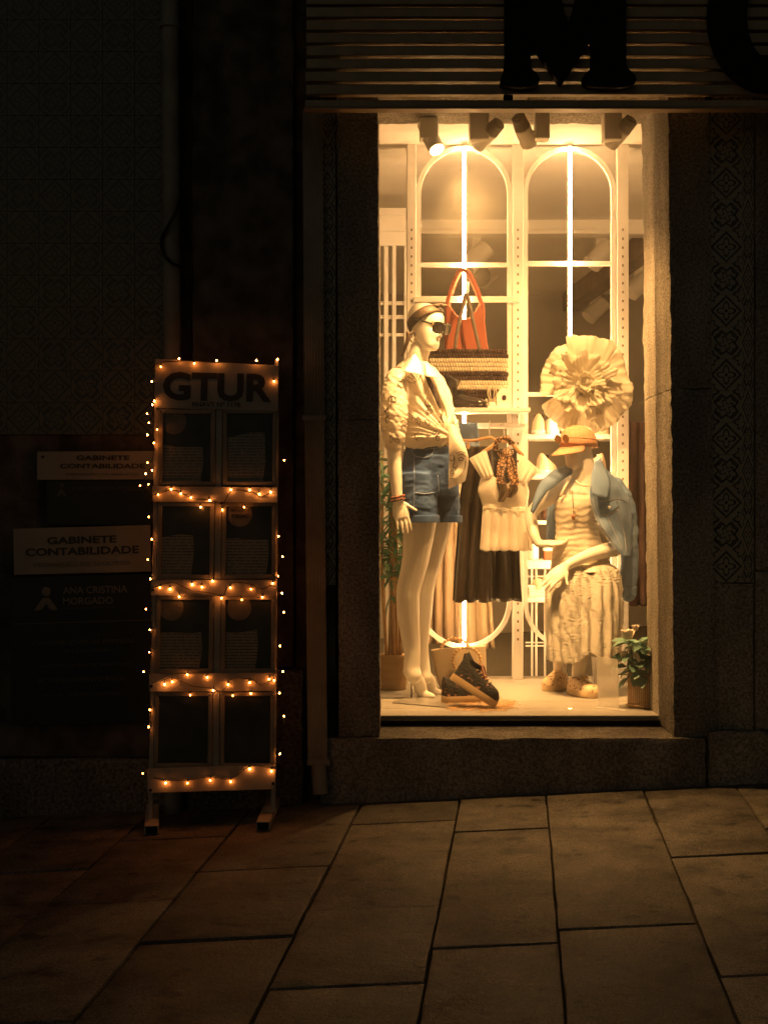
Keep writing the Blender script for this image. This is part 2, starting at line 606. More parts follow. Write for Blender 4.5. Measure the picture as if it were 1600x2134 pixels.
def text_mesh(body, size, width=None, bold=0.0, extrude=0.001, sx=1.0, shear=0.0):
    """flat lettering as a mesh in the XZ plane, centred on its own origin, facing -Y"""
    cu = bpy.data.curves.new('txt', 'FONT')
    cu.body = body
    cu.size = size
    cu.offset = bold * size
    cu.extrude = extrude
    cu.shear = shear
    cu.align_x = 'CENTER'
    cu.align_y = 'CENTER'
    cu.resolution_u = 3
    ob = bpy.data.objects.new('txt', cu)
    me = evaluated_mesh(ob)
    xs = [v.co.x for v in me.vertices]
    ys = [v.co.y for v in me.vertices]
    w, h = max(xs) - min(xs), max(ys) - min(ys)
    cx, cy = (max(xs) + min(xs)) / 2, (max(ys) + min(ys)) / 2
    kx = (width / w) if width else sx
    for v in me.vertices:
        v.co = ((v.co.x - cx) * kx, -v.co.z, (v.co.y - cy))
    return me, w * kx, h
def put_text(name, body, corners, height_frac_size, material, parent, bold=0.0, off=0.002, plane=None, h=None, w=None, at=None, rot=0.0, tilt=0.0):
    me, tw, th = text_mesh(body, h, w, bold)
    # scale to the cap height asked for
    o = bpy.data.objects.new(name, me)
    s = h / th
    for v in me.vertices:
        v.co.z *= s
    o.location = at
    o.rotation_euler = (tilt, rot, 0)
    return finish(o, material, parent)
def fuse(mb, voxel, smooth=4, factor=0.5):
    """one continuous closed skin round overlapping volumes"""
    me = mb.mesh('fuse')
    recalc(me)
    o = bpy.data.objects.new('fuse', me)
    m = o.modifiers.new('r', 'REMESH')
    m.mode = 'VOXEL'
    m.voxel_size = voxel
    if smooth:
        sm = o.modifiers.new('s', 'SMOOTH')
        sm.iterations = smooth
        sm.factor = factor
    return evaluated_mesh(o)
def displace(me, fn):
    """push every vertex along its normal by fn(point)"""
    n = len(me.vertices)
    co, no = np.empty(n * 3, 'f'), np.empty(n * 3, 'f')
    me.vertices.foreach_get('co', co)
    me.vertex_normals.foreach_get('vector', no)
    co, no = co.reshape(-1, 3), no.reshape(-1, 3)
    d = np.array([fn(Vector(c)) for c in co.tolist()], 'f')
    me.vertices.foreach_set('co', (co + no * d[:, None]).ravel())
    me.update()
def mesh_obj(name, me, material, parent=None, smooth=True, **k):
    return finish(bpy.data.objects.new(name, me), material, parent, smooth, **k)
def bvh_of(me):
    return BVHTree.FromPolygons([v.co[:] for v in me.vertices], [p.vertices[:] for p in me.polygons])
CAMP = Vector((0, 0, HC))
def onsurf(bvh, px, py, off=0.002, fallback=4.1):
    """the point of a surface that lies along that line of sight, lifted off it by `off`"""
    d = (P(px, py, 1.0 - DY) - CAMP).normalized()
    h = bvh.ray_cast(CAMP, d)
    if h[0] is None:
        return P(px, py, fallback)
    n = h[1] if h[1].dot(d) < 0 else -h[1]
    return h[0] + n * off
def spline(pts, n):
    """Catmull-Rom through a list of tuples"""
    a = [np.array(p, float) for p in pts]
    a = [2 * a[0] - a[1]] + a + [2 * a[-1] - a[-2]]
    out = []
    m = len(a) - 3
    for k in range(n):
        t = k / (n - 1) * m
        i = min(int(t), m - 1)
        u = t - i
        p0, p1, p2, p3 = a[i:i + 4]
        out.append(0.5 * ((2 * p1) + (-p0 + p2) * u + (2 * p0 - 5 * p1 + 4 * p2 - p3) * u * u + (-p0 + 3 * p1 - 3 * p2 + p3) * u ** 3))
    return out
def limb(mb, pts, n=None, seg=16, flat=1.0, up=None):
    """pts: (px, py, Y, radius_px) -> tapered closed volume"""
    n = n or (len(pts) - 1) * 5 + 1
    q = spline(pts, n)
    mb.tube([P(a[0], a[1], a[2]) for a in q], [max(a[3], 1.0) * (a[2] + DY) / FPX for a in q], seg, flat, dome=True, up=up)
def rough_block(x0, x1, y0, y1, z0, z1, res=0.03, amp=0.003, shear=None, seed=0):
    """dressed stone block: finely divided box with a worn, uneven skin"""
    mb = MB()
    nx, ny, nz = (max(1, int(round((b_ - a) / res))) for a, b_ in ((x0, x1), (y0, y1), (z0, z1)))
    nx, ny, nz = min(nx, 24), min(ny, 14), min(nz, 90)
    idx, vs, fs = {}, [], []
    def vid(i, j, k):
        if (i, j, k) not in idx:
            p = Vector((x0 + (x1 - x0) * i / nx, y0 + (y1 - y0) * j / ny, z0 + (z1 - z0) * k / nz))
            e = (i in (0, nx)) + (j in (0, ny)) + (k in (0, nz))
            c = Vector(((x0 + x1) / 2, (y0 + y1) / 2, (z0 + z1) / 2))
            d = Vector((noise.noise(p * 31 + Vector((seed, 0, 0))), noise.noise(p * 31 + Vector((7, seed, 0))), noise.noise(p * 31 + Vector((0, 13, seed)))))
            q = p + d * amp * (1.6 if e > 1 else 0.6)
            if e > 1:
                q += Vector((math.copysign(1, c.x - p.x) * (i in (0, nx)), math.copysign(1, c.y - p.y) * (j in (0, ny)), math.copysign(1, c.z - p.z) * (k in (0, nz)) * 0.25)) * amp * 1.2
            if shear:
                q.x += shear(p)
            idx[(i, j, k)] = len(vs)
            vs.append(q)
        return idx[(i, j, k)]
    for i in range(nx):
        for k in range(nz):
            for j in (0, ny):
                fs.append((vid(i, j, k), vid(i + 1, j, k), vid(i + 1, j, k + 1), vid(i, j, k + 1)))
    for j in range(ny):
        for k in range(nz):
            for i in (0, nx):
                fs.append((vid(i, j, k), vid(i, j + 1, k), vid(i, j + 1, k + 1), vid(i, j, k + 1)))
    for i in range(nx):
        for j in range(ny):
            for k in (0, nz):
                fs.append((vid(i, j, k), vid(i + 1, j, k), vid(i + 1, j + 1, k), vid(i, j + 1, k)))
    mb.add(vs, fs)
    return mb
# ============================================================ GROUND AND PAVEMENT
mb = MB()
mb.add([(-60, -60, gz(-60, -60) - 0.035), (60, -60, gz(60, -60) - 0.035), (60, 60, gz(60, 60) - 0.035), (-60, 60, gz(-60, 60) - 0.035)], [(0, 1, 2, 3)])
struct(mb.build('ground', 'joint'))

pav_root = bpy.data.objects.new('pavement', None)
C.objects.link(pav_root)
WORLD['pavement'] = Matrix.Identity(4)
struct(pav_root)
def joint_x(s, Y):
    """X of the long joint whose picture slope is s, at depth Y"""
    return (Y * (281 + 53 * s - FPX * s * GCc) - FPX * s * GA) / (FPX * (1 + s * GB))
def cross_y(s0, s1, py):
    xm = 1081 + (s0 + s1) / 2 * (py - 1014)
    return G(xm, py).y
slopes = [-2.9, -2.58, -2.27, -1.98, -1.70, -1.415, -1.126, -0.833, -0.499, -0.189, 0.0877, 0.409, 0.72, 1.02, 1.33, 1.65, 1.96, 2.27]
cross = {(-1.126): [1747, 1882], (-0.833): [1810, 1957], (-0.499): [1712, 1893, 2053], (-0.189): [1728, 1968],
         0.0877: [1742, 1931], 0.409: [1779, 2027], (-1.415): [1722, 1815, 1990], 0.72: [1722, 1900]}
rng = random.Random(3)
def slab(x_of0, x_of1, ya, yb, dz):
    g = 0.0030
    gy = .0050
    pts = [(x_of0(ya) + g, ya + gy), (x_of1(ya) - g, ya + gy), (x_of1(yb) - g, yb - gy), (x_of0(yb) + g, yb - gy)]
    pts = [(x + rng.uniform(-.002, .002), y + rng.uniform(-.002, .002)) for x, y in pts]
    n = 9
    ring = []
    for e in range(4):
        (ax, ay), (bx, by) = pts[e], pts[(e + 1) % 4]
        for k in range(n):
            t = k / n
            w = noise.noise(Vector((ax + bx * t * 9, ay * 7 + t * 13, dz * 99))) * 0.0035
            nx, ny = (by - ay), -(bx - ax)
            l = math.hypot(nx, ny)
            ring.append((ax + (bx - ax) * t + nx / l * w, ay + (by - ay) * t + ny / l * w))
    cx, cy = sum(p[0] for p in ring) / len(ring), sum(p[1] for p in ring) / len(ring)
    tilt = (rng.uniform(-.004, .004), rng.uniform(-.004, .004))
    def z(x, y, d):
        return gz(x, y) + dz + (x - cx) * tilt[0] + (y - cy) * tilt[1] + d
    def shrink(m):
        out = []
        for x, y in ring:
            l = math.hypot(x - cx, y - cy)
            out.append((cx + (x - cx) * (1 - m / l), cy + (y - cy) * (1 - m / l)))
        return out
    rings = [[(x, y, z(x, y, -0.06)) for x, y in ring], [(x, y, z(x, y, -0.007)) for x, y in ring],
             [(x, y, z(x, y, -0.0015)) for x, y in shrink(0.003)], [(x, y, z(x, y, 0)) for x, y in shrink(0.010)]]
    m = MB().loft(rings, cap=False)
    k = 3 * len(ring)
    m.f.append(tuple(range(k, k + len(ring))))
    return m.build('paving_slab', 'paving', pav_root, smooth=True, angle=40)
for i in range(len(slopes) - 1):
    s0, s1 = slopes[i], slopes[i + 1]
    if s0 in cross:
        ys = sorted(cross_y(s0, s1, p) for p in cross[s0])
    else:
        ys = [3.6 + rng.uniform(0, .8)]
    while ys[-1] < 5.75:
        ys.append(ys[-1] + rng.uniform(1.0, 1.3))
    while ys[0] > -0.6:
        ys.insert(0, ys[0] - rng.uniform(1.0, 1.3))
    ys = [y for y in ys if y < 5.92] + [6.1]
    for a, b_ in zip(ys[:-1], ys[1:]):
        if b_ - a < 0.03:
            continue
        slab(lambda y, s=s0: joint_x(s, y), lambda y, s=s1: joint_x(s, y), a, b_, rng.uniform(-.003, .003))
# broken corner pieces and cracks in the slabs in front of the window
def crack(pix, w):
    m = MB()
    pts = [G(x, y) for x, y in pix]
    pts = [Vector(p) for p in spline([tuple(p) for p in pts], len(pts) * 5)]
    L_, R_ = [], []
    for k, p in enumerate(pts):
        t = (pts[min(k + 1, len(pts) - 1)] - pts[max(k - 1, 0)]).normalized()
        nrm = Vector((-t.y, t.x, 0))
        wob = noise.noise(p * 60) * w * 1.5
        p = p + nrm * wob
        ww = w * (0.55 + 0.9 * abs(noise.noise(p * 23)))
        L_.append((p.x + nrm.x * ww, p.y + nrm.y * ww, gz(p.x, p.y) + 0.0065))
        R_.append((p.x - nrm.x * ww, p.y - nrm.y * ww, gz(p.x, p.y) + 0.0065))
    n = len(pts)
    m.add(L_ + R_, [(k, k + 1, n + k + 1, n + k) for k in range(n - 1)])
    return m
for pix, w in (([(655, 1892), (760, 1900), (850, 1908), (908, 1923)], .0016), ([(572, 2052), (620, 2049), (700, 2054), (770, 2057), (850, 2062), (884, 2050)], .0035),
               ([(860, 2012), (876, 2022), (890, 2020)], .004), ([(600, 1962), (640, 1940), (655, 1925)], .0025)):
    crack(pix, w).build('crack', 'joint', pav_root)
# ============================================================ THE SHOP BUILDING
WY = 6.0
def wx(px): return (px - CX) / 500.0
def wz(py): return HC + (CY - py) / 500.0
bld = thing('shop_building', 'old granite shopfront with a lit display window and a slatted sign board', 'building', (0.6, 6.1, 0.1))
SOF = HC + 1.78
SILL = HC - 0.937
IN = 6.617
sid = 0
def block(x0, x1, y0, y1, z0, z1, m='granite', par=None, amp=.003, res=.03, shear=None):
    global sid
    sid += 1
    g = 0.0006
    return rough_block(x0 + g, x1 - g, y0, y1, z0 + g, z1 - g, res, amp, shear, sid * 3.7).build('stone_block', m, par or bld, smooth=True, angle=50)
lsh = lambda p: 0.008 * (SOF - p.z) / 2.7
rsh = lambda p: 0.026 * (SOF - p.z) / 2.7 + (0.006 * noise.noise(Vector((p.y * 9, p.z * 4, 2))) if p.y > 6.45 else 0)
zj = [SILL, wz(875), SOF]
for a, b_ in zip(zj[:-1], zj[1:]):
    block(-0.20, -0.022, WY, IN, a, b_, shear=lsh)
zj = [SILL, wz(810), SOF]
for a, b_ in zip(zj[:-1], zj[1:]):
    block(1.178, 1.36, WY, IN, a, b_, shear=rsh, amp=.004)
block(-0.20, 0.62, WY, IN, SOF, SOF + 0.34, amp=.004)
block(0.62, 1.36, WY, IN, SOF, SOF + 0.34, amp=.004)
block(-0.20, 1.36, WY, IN, SOF + 0.34, SOF + 2.2, res=.1)
# plinth and sill
for a, b_ in ((-0.27, 1.34), (1.34, 1.95), (1.95, 2.8)):
    block(a, b_, 5.9650, IN, gz(a, 6.0) - 0.25, SILL if b_ < 1.4 else wz(1522), 'granite', amp=.006)
# wall right of the window
block(1.36, 1.545, 6.0120, IN, wz(1522), wz(1216))
block(1.36, 1.545, 6.0250, IN, wz(1216), SOF + .1, 'render_coat', res=.1)
block(1.545, 2.8, WY, IN, wz(1522), wz(1190))
block(1.545, 2.8, WY, IN, wz(1190), wz(640))
block(1.545, 2.8, WY, IN, wz(640), SOF + .1, res=.05)
block(1.36, 2.8, WY, IN, SOF + .1, SOF + 2.2, res=.1)
# recessed strip left of the window
block(-0.27, -0.20, 6.0400, IN, SILL, SOF + 2.2, 'render_coat', res=.06)

def tile_meshes():
    out = []
    for mt in ('tile_a', 'tile_b', 'tile_c', 'tile_d'):
        m = MB().box(-.0664, .0664, -.004, .004, -.0664, .0664, 0.0009)
        me = m.mesh('tile')
        recalc(me)
        me.materials.append(M[mt])
        out.append(me)
    return out
TILES = tile_meshes()
def tile(x, y, z, k, par, sx=1.0):
    o = bpy.data.objects.new('tile', TILES[k])
    o.location = (x, y, z)
    o.scale = (sx, 1, 1)
    C.objects.link(o)
    setparent(o, par)
    return o
nrow = 0
z = wz(1214) + .0665
while z < SOF + 0.02:
    tile(1.36 + .068, 6.0195, z, nrow % 2, bld)
    tile(1.36 + .068 + .0905, 6.0195, z, (nrow + 1) % 2, bld, 0.37)
    z += .1335
    nrow += 1
z = wz(1220) + .0665
nrow = 0
while z < SOF - .05:
    tile(-.2355, 6.0340, z, nrow % 2, bld, 0.50)
    z += .1335
    nrow += 1

# window: glass pane and its low metal frame
mbw = MB().box(-0.03, 1.20, 6.312, 6.320, SILL + .075, SOF + .02)
mbw.build('window_pane', 'glass', bld)
fr = MB().box(-0.025, 1.205, 6.290, 6.328, SILL + .001, SILL + .026)
fr.build('window_frame', 'black_metal', bld, bevel=.003)

# ============================================================ SHOP INTERIOR (setting)
FLOOR = HC - 0.893
CEIL = HC + 1.965
f = MB().box(-0.9, 1.75, 6.322, 7.84, FLOOR - 0.034, FLOOR)
disp = f.build('display_floor', 'board_white', bevel=.003)
struct(disp)
sm = MB().box(-0.02, 1.20, 6.793, 6.7955, FLOOR - .002, FLOOR + .0006)
sm.build('seam', 'slot', disp)
b1 = MB().box(-0.9, 1.75, 6.63, 7.84, HC - 1.3, FLOOR - .036)
struct(b1.build('display_plinth', 'white_wall'))
struct(MB().box(-2.2, 3.2, 7.84, 13.0, HC - 1.32, HC - 1.25).build('shop_floor', 'dark_wood'))
struct(MB().box(-2.2, 3.2, IN + .002, 13.0, CEIL, CEIL + .1).build('ceiling', 'ceiling'))
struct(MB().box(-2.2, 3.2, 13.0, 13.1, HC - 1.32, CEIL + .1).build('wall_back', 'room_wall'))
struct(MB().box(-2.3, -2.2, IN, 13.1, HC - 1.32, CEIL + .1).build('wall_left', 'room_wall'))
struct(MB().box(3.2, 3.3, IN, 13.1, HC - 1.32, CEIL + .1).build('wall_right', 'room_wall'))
struct(MB().box(-2.2, -0.205, IN - .05, IN, HC - 1.32, CEIL + .1).build('wall_front', 'white_wall'))
struct(MB().box(1.365, 3.2, IN - .05, IN + .001, HC - 1.32, CEIL + .1).build('wall_front', 'white_wall'))
bm_ = MB().box(-2.2, 3.2, 9.667, 9.80, HC + 1.865, CEIL - .001)
bm_.box(-2.2, 3.2, 9.645, 9.667, HC + 1.865, HC + 1.892)
struct(bm_.build('ceiling_beam', 'white', bevel=.004))
# timber beam running into the depth of the shop, near the ceiling
struct(MB().prism([(1.80, 9.92, HC + 1.80), (1.93, 9.92, HC + 1.80), (1.93, 9.92, HC + 1.96), (1.80, 9.92, HC + 1.96)], (-.2, 3.0, 0)).build('ceiling_beam', 'dark_wood'))

# ============================================================ SIGN BOARD OVER THE WINDOW
SY = 5.74
def sz(py, Y=SY): return HC + (CY - py) * Y / FPX
def sxx(px, Y=SY): return (px - CX) * Y / FPX
sign = thing('slat_sign', 'dark slatted sign board carrying big black letters above the window', 'sign board', (1.2, SY, sz(228)))
x0, x1 = sxx(636), 2.75
k = 0
for py in (186, 159.5, 132.5, 105.5, 78.5, 51.5, 25, -2, -29, -56, -83, -110, -137, -164, -190):
    jit = rng.uniform(-.0012, .0012)
    MB().box(x0 + rng.uniform(0, .012), x1, SY, SY + .042, sz(py) - .0195 + jit, sz(py) + .0185 + jit, .002).build('slat', 'slat', sign)
MB().box(x0, x1, SY - .004, SY + .040, sz(223), sz(209), .002).build('slat', 'slat', sign)
MB().box(x0 - .004, x1, SY - .012, SY + .046, sz(228.5), sz(224.5)).build('bottom_trim', 'trim', sign, bevel=.001)
for px in (645, 1060, 1480):
    MB().box(sxx(px) - .012, sxx(px) + .014, SY + .044, SY + .065, sz(222), sz(-190)).build('bracket', 'black_metal', sign)
MB().box(x0, x1, SY + .066, WY, sz(-195) - .02, sz(-195)).build('top_board', 'black_metal', sign)
MB().box(sxx(1049), sxx(1068), SY - .006, SY + .02, sz(210), sz(199)).build('clip', 'black_metal', sign)

def letter_shape(outline, holes_mask=None, Y=SY - .055, th=.05):
    return [P(x, y, Y) for x, y in outline]
# bold slab-serif M, its lower half in view, its top above the picture
Mout = [(1042, 168), (1043, 174), (1049, 178), (1060, 180), (1085, 182), (1105, 181), (1117, 177), (1124, 168), (1124, 162), (1120, 154), (1113, 148), (1107, 143), (1105, 136), (1105, 84),
        (1160, 166), (1164, 171), (1168, 173), (1172, 171), (1176, 166), (1232, 80), (1232, 136), (1231, 142), (1226, 147), (1219, 153), (1214, 160), (1213, 167), (1216, 173), (1225, 179), (1240, 181),
        (1268, 182), (1300, 181), (1314, 178), (1323, 172), (1326, 165), (1323, 156), (1316, 149), (1308, 142), (1305, 134), (1304, 30), (1304, -60), (1308, -72), (1318, -82), (1325, -95), (1322, -112), (1308, -120), (1240, -122),
        (1228, -118), (1188, 38), (1184, 42), (1180, 38), (1140, -118), (1126, -122), (1060, -120), (1046, -112), (1042, -95), (1049, -82), (1058, -72), (1052, -40), (1052, 128), (1050, 140), (1048, 150), (1044, 160)]
l = MB().prism([P(x, y, SY - .055) for x, y in Mout], (0, .05, 0))
l.build('letter', 'black_metal', sign, bevel=.004)
def ring_letter(cx, cy, rx, ry, ix, iy):
    n = 40
    m = MB()
    o_ = [P(cx + rx * math.cos(2 * math.pi * k / n), cy + ry * math.sin(2 * math.pi * k / n), SY - .055) for k in range(n)]
    i_ = [P(cx + ix * math.cos(2 * math.pi * k / n), cy + iy * math.sin(2 * math.pi * k / n), SY - .055) for k in range(n)]
    d = Vector((0, .05, 0))
    vs = o_ + i_ + [p + d for p in o_] + [p + d for p in i_]
    fs = []
    for k in range(n):
        j = (k + 1) % n
        fs += [(k, j, n + j, n + k), (2 * n + k, 2 * n + j, 3 * n + j, 3 * n + k), (k, j, 2 * n + j, 2 * n + k), (n + k, n + j, 3 * n + j, 3 * n + k)]
    return m.add(vs, fs)
ring_letter(1604, 30, 128, 160, 48, 92).build('letter', 'black_metal', sign, bevel=.004)

# ============================================================ LEFT NEIGHBOUR
house = thing('tiled_house', 'dark tiled house front with a rough rendered pier beside the shop', 'building', (-1.6, 6.1500, 0))
def hblock(x0, x1, y0, y1, z0, z1, m='render_coat', amp=.004, res=.05, shear=None):
    global sid
    sid += 1
    return rough_block(x0, x1, y0, y1, z0, z1, res, amp, shear, sid * 2.3).build('wall', m, house, smooth=True, angle=50)
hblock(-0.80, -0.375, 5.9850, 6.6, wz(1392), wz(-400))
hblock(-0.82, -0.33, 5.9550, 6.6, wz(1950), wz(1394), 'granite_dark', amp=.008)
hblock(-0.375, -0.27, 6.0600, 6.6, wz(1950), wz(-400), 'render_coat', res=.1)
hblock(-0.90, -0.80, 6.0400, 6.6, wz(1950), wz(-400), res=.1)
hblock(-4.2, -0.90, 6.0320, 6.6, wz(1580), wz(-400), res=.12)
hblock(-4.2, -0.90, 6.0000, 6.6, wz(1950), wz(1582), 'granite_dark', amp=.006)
r = 0
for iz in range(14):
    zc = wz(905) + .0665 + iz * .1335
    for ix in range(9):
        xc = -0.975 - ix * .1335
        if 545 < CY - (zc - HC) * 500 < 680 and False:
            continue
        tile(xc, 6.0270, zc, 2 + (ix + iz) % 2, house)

def pipe_thing(name, label, pts, rad, m, straps):
    t = thing(name, label, 'drainpipe', pts[-1])
    mb_ = MB()
    mb_.tube(pts, rad, 16)
    mb_.build('pipe', m, t, smooth=True, angle=50)
    for s in straps:
        i = 0
        a, b_ = Vector(pts[0]), Vector(pts[-1])
        u = (s - a.z) / (b_.z - a.z)
        p = a + (b_ - a) * u
        mb2 = MB()
        mb2.lathe(p - Vector((0, 0, .012)), [(rad + .001, 0), (rad + .006, .002), (rad + .006, .022), (rad + .001, .024)], 16)
        mb2.box(p.x - .012, p.x + .012, p.y + rad, 6.0500, p.z - .01, p.z + .01)
        mb2.build('strap', m, t)
    return t
pipe_thing('drainpipe', 'round grey drainpipe rising behind the menu stand', [P(352, -330, 5.9600), P(359, 745, 5.9600), P(361, 1702, 5.9400)], .036, 'pipe_grey', [wz(860), wz(1330), wz(60)])
# black cable looped over it
cb = MB().tube([Vector(p) for p in spline([tuple(P(398, 330, 6.0000)), tuple(P(380, 400, 5.9800)), tuple(P(368, 440, 5.9000)), tuple(P(348, 475, 5.9050)), tuple(P(337, 500, 5.9300)), tuple(P(342, 530, 5.9000)), tuple(P(358, 548, 5.9000)), tuple(P(388, 575, 5.9800)), tuple(P(396, 700, 6.0000))], 40)], .007, 8)
tag(cb.build('cable', 'wire', None, smooth=True), 'black cable looped across the round grey drainpipe', 'cable')
# flat fluted downpipe
fl = thing('downpipe', 'flat fluted metal downpipe beside the shop window jamb', 'drainpipe', P(666, 1650, 5.9300))
def fluted(pxa, pxb, pya, pyb, w, Y0, n=7):
    mb_ = MB()
    def ring(px, py):
        c = P(px, py, Y0)
        pts = []
        m = n * 8
        for k in range(m + 1):
            t = k / m
            d = 0.0028 * (0.5 - 0.5 * math.cos(2 * math.pi * n * t))
            if t < .05 or t > .95:
                d = 0
            pts.append(Vector((c.x - w / 2 + w * t, c.y - .012 + d, c.z)))
        pts += [Vector((c.x + w / 2, c.y + .03, c.z)), Vector((c.x - w / 2, c.y + .03, c.z))]
        return pts
    return mb_.loft([ring(pxa, pya), ring((pxa + pxb) / 2, (pya + pyb) / 2), ring(pxb, pyb)])
fluted(651.5, 655, 229, 870, .082, 5.9500).build('pipe', 'pipe_fluted', fl, smooth=True, angle=40)
fluted(655, 662, 872, 1590, .080, 5.9460).build('pipe', 'pipe_fluted', fl, smooth=True, angle=40)
MB().tube([P(664, 1592, 5.9400), P(668, 1655, 5.9200)], .032, 16).build('foot_pipe', 'pipe_fluted', fl, smooth=True, angle=40)
c = P(654, 871, 5.9500)
MB().box(c.x - .047, c.x + .05, c.y - .017, 6.0400, c.z - .011, c.z + .011, .002).build('strap', 'pipe_grey', fl)
c = P(664, 1588, 5.9400)
MB().box(c.x - .047, c.x + .047, c.y - .020, 5.9700, c.z - .012, c.z + .012, .002).build('strap', 'pipe_grey', fl)

# ============================================================ OFFICE SIGNS
def plate(corners, Y, th, name, m, par):
    return MB().prism([P(x, y, Y) for x, y in corners], (0, th, 0)).build(name, m, par, bevel=.0015)
def txt(body, px, py, hpx, wpx, m, par, Y, bold=0.0, rot=0.0):
    return put_text('lettering', body, None, None, m, par, bold=bold, h=hpx * Y / FPX, w=wpx * Y / FPX, at=P(px, py, Y), rot=rot)
s1 = thing('office_sign', 'upper and smaller white accountant office sign over a dark panel', 'sign', P(200, 1095, 6.0050))
plate([(98, 1001), (318, 1001), (318, 1094), (98, 1094)], 6.0060, .014, 'panel', 'sign_black', s1)
plate([(78, 941), (322, 940), (322, 999), (78, 1000)], 5.9980, .012, 'board', 'sign_white', s1)
txt('GABINETE', 215, 954, 10, 110, 'letter_dark', s1, 5.9960, .022)
txt('CONTABILIDADE', 214, 971, 10, 176, 'letter_dark', s1, 5.9960, .022)
txt('MEDIAÇÃO DE SEGUROS', 214, 988, 7, 150, 'sign_grey', s1, 5.9960)
txt('ANA CRISTINA MORGADO', 232, 1018, 8, 165, 'sign_faint', s1, 6.0040)
c = P(90, 952, 5.9970)
MB().ball(c, .006, 10, 6, (1, .5, 1)).build('screw', 'screw', s1, smooth=True)
MB().ball(P(129, 1012, 6.0040), .010, 12, 8, (1, .2, 1)).build('emblem', 'sign_faint', s1, smooth=True)
MB().prism([P(x, y, 6.0050) for x, y in ((118, 1034), (127, 1019), (131, 1019), (140, 1034), (134, 1034), (129, 1028), (124, 1034))], (0, -.001, 0)).build('emblem', 'sign_faint', s1)

s2 = thing('office_sign', 'lower and larger white accountant office sign over a tall dark panel', 'sign', P(170, 1500, 5.9600))
tl = -math.atan2(-9, 287)
plate([(24, 1205), (316, 1195), (316, 1506), (24, 1512)], 5.9850, .014, 'panel', 'sign_black', s2)
plate([(28, 1102), (314, 1094), (315, 1191), (30, 1198)], 5.9720, .012, 'board', 'sign_white', s2)
rt = -math.atan2(8, 286)
txt('GABINETE', 171, 1125, 15, 144, 'letter_dark', s2, 5.9700, .022, rt)
txt('CONTABILIDADE', 172, 1148, 16, 236, 'letter_dark', s2, 5.9700, .022, rt)
txt('MEDIAÇÃO DE SEGUROS', 172, 1175, 13, 200, 'sign_grey', s2, 5.9700, .0, rt)
txt('ANA CRISTINA', 199, 1229, 15, 134, 'sign_grey', s2, 5.9830, .012, rt)
txt('MORGADO', 184, 1252, 15, 104, 'sign_grey', s2, 5.9830, .012, rt)
txt('CONTABILISTA CERTIFICADA', 184, 1267, 5, 110, 'sign_faint', s2, 5.9830, 0, rt)
MB().ball(P(97, 1233, 5.9840), .0195, 16, 10, (1, .1, 1)).build('emblem', 'sign_grey', s2, smooth=True)
MB().prism([P(x, y, 5.9850) for x, y in ((72, 1272), (90, 1246), (103, 1245), (121, 1270), (114, 1272), (106, 1270), (97, 1258), (88, 1270), (80, 1272))], (0, -.0015, 0)).build('emblem', 'sign_grey', s2)
MB().prism([P(x, y, 5.9850) for x, y in ((33, 1299.5), (314, 1291), (314, 1293), (33, 1301.5))], (0, -.001, 0)).build('rule', 'sign_faint', s2)
for body, px, py, w in (('CONTABILIDADE DE EMPRESAS', 175, 1338, 212), ('SEM E COM DIREÇÃO', 180, 1356, 100), ('CONSTITUIÇÃO DE EMPRESAS', 174, 1386, 200), ('ACONSELHAMENTO FISCAL', 172, 1416, 185), ('MEDIAÇÃO DE SEGUROS', 172, 1447, 165)):
    txt(body, px, py, 9, w, 'sign_faint', s2, 5.9830, 0, rt)
# ============================================================ MENU STAND WITH FAIRY LIGHTS
def SP(px, py, off=0.0):
    """point of the stand's leaning board; off is towards the street"""
    Y = 5.665 + (1700 - py) / 950.0 * 0.115
    p = P(px, py, Y)
    return p + Vector((0, -off, -off * 0.06))
def print_material():
    m, nt, bs = new_mat('poster_text')
    N, L = nt.nodes, nt.links
    bs.inputs['Roughness'].default_value = .3
    tc = N.new('ShaderNodeTexCoord')
    w = N.new('ShaderNodeTexWave')
    w.bands_direction = 'Z'
    w.inputs['Scale'].default_value = 26
    L.new(tc.outputs['Object'], w.inputs[0])
    nz = N.new('ShaderNodeTexNoise')
    mp = N.new('ShaderNodeMapping')
    mp.inputs['Scale'].default_value = (260, 1, 52)
    L.new(tc.outputs['Object'], mp.inputs[0])
    nz.inputs['Scale'].default_value = 1
    L.new(mp.outputs[0], nz.inputs[0])
    gt = N.new('ShaderNodeMath')
    gt.operation = 'GREATER_THAN'
    gt.inputs[1].default_value = .72
    L.new(w.outputs['Fac'], gt.inputs[0])
    g2 = N.new('ShaderNodeMath')
    g2.operation = 'GREATER_THAN'
    g2.inputs[1].default_value = .46
    L.new(nz.outputs['Fac'], g2.inputs[0])
    mu = N.new('ShaderNodeMath')
    mu.operation = 'MULTIPLY'
    L.new(gt.outputs[0], mu.inputs[0])
    L.new(g2.outputs[0], mu.inputs[1])
    mx = N.new('ShaderNodeMix')
    mx.data_type = 'RGBA'
    mx.inputs[6].default_value = (.24, .215, .175, 1)
    mx.inputs[7].default_value = (.05, .045, .04, 1)
    L.new(mu.outputs[0], mx.inputs[0])
    L.new(mx.outputs[2], bs.inputs['Base Color'])
    return m
M['poster_light'] = print_material()
stand = thing('travel_stand', 'tall two-column stand of framed trip posters wound with warm fairy lights', 'display stand', G(440, 1715))
def slabp(pix, o0, o1, name, m, par=None, bevel=.0015):
    a = [SP(x, y, o1) for x, y in pix]
    return MB().prism(a, SP(400, 1200, o0) - SP(400, 1200, o1)).build(name, m, par or stand, bevel=bevel)
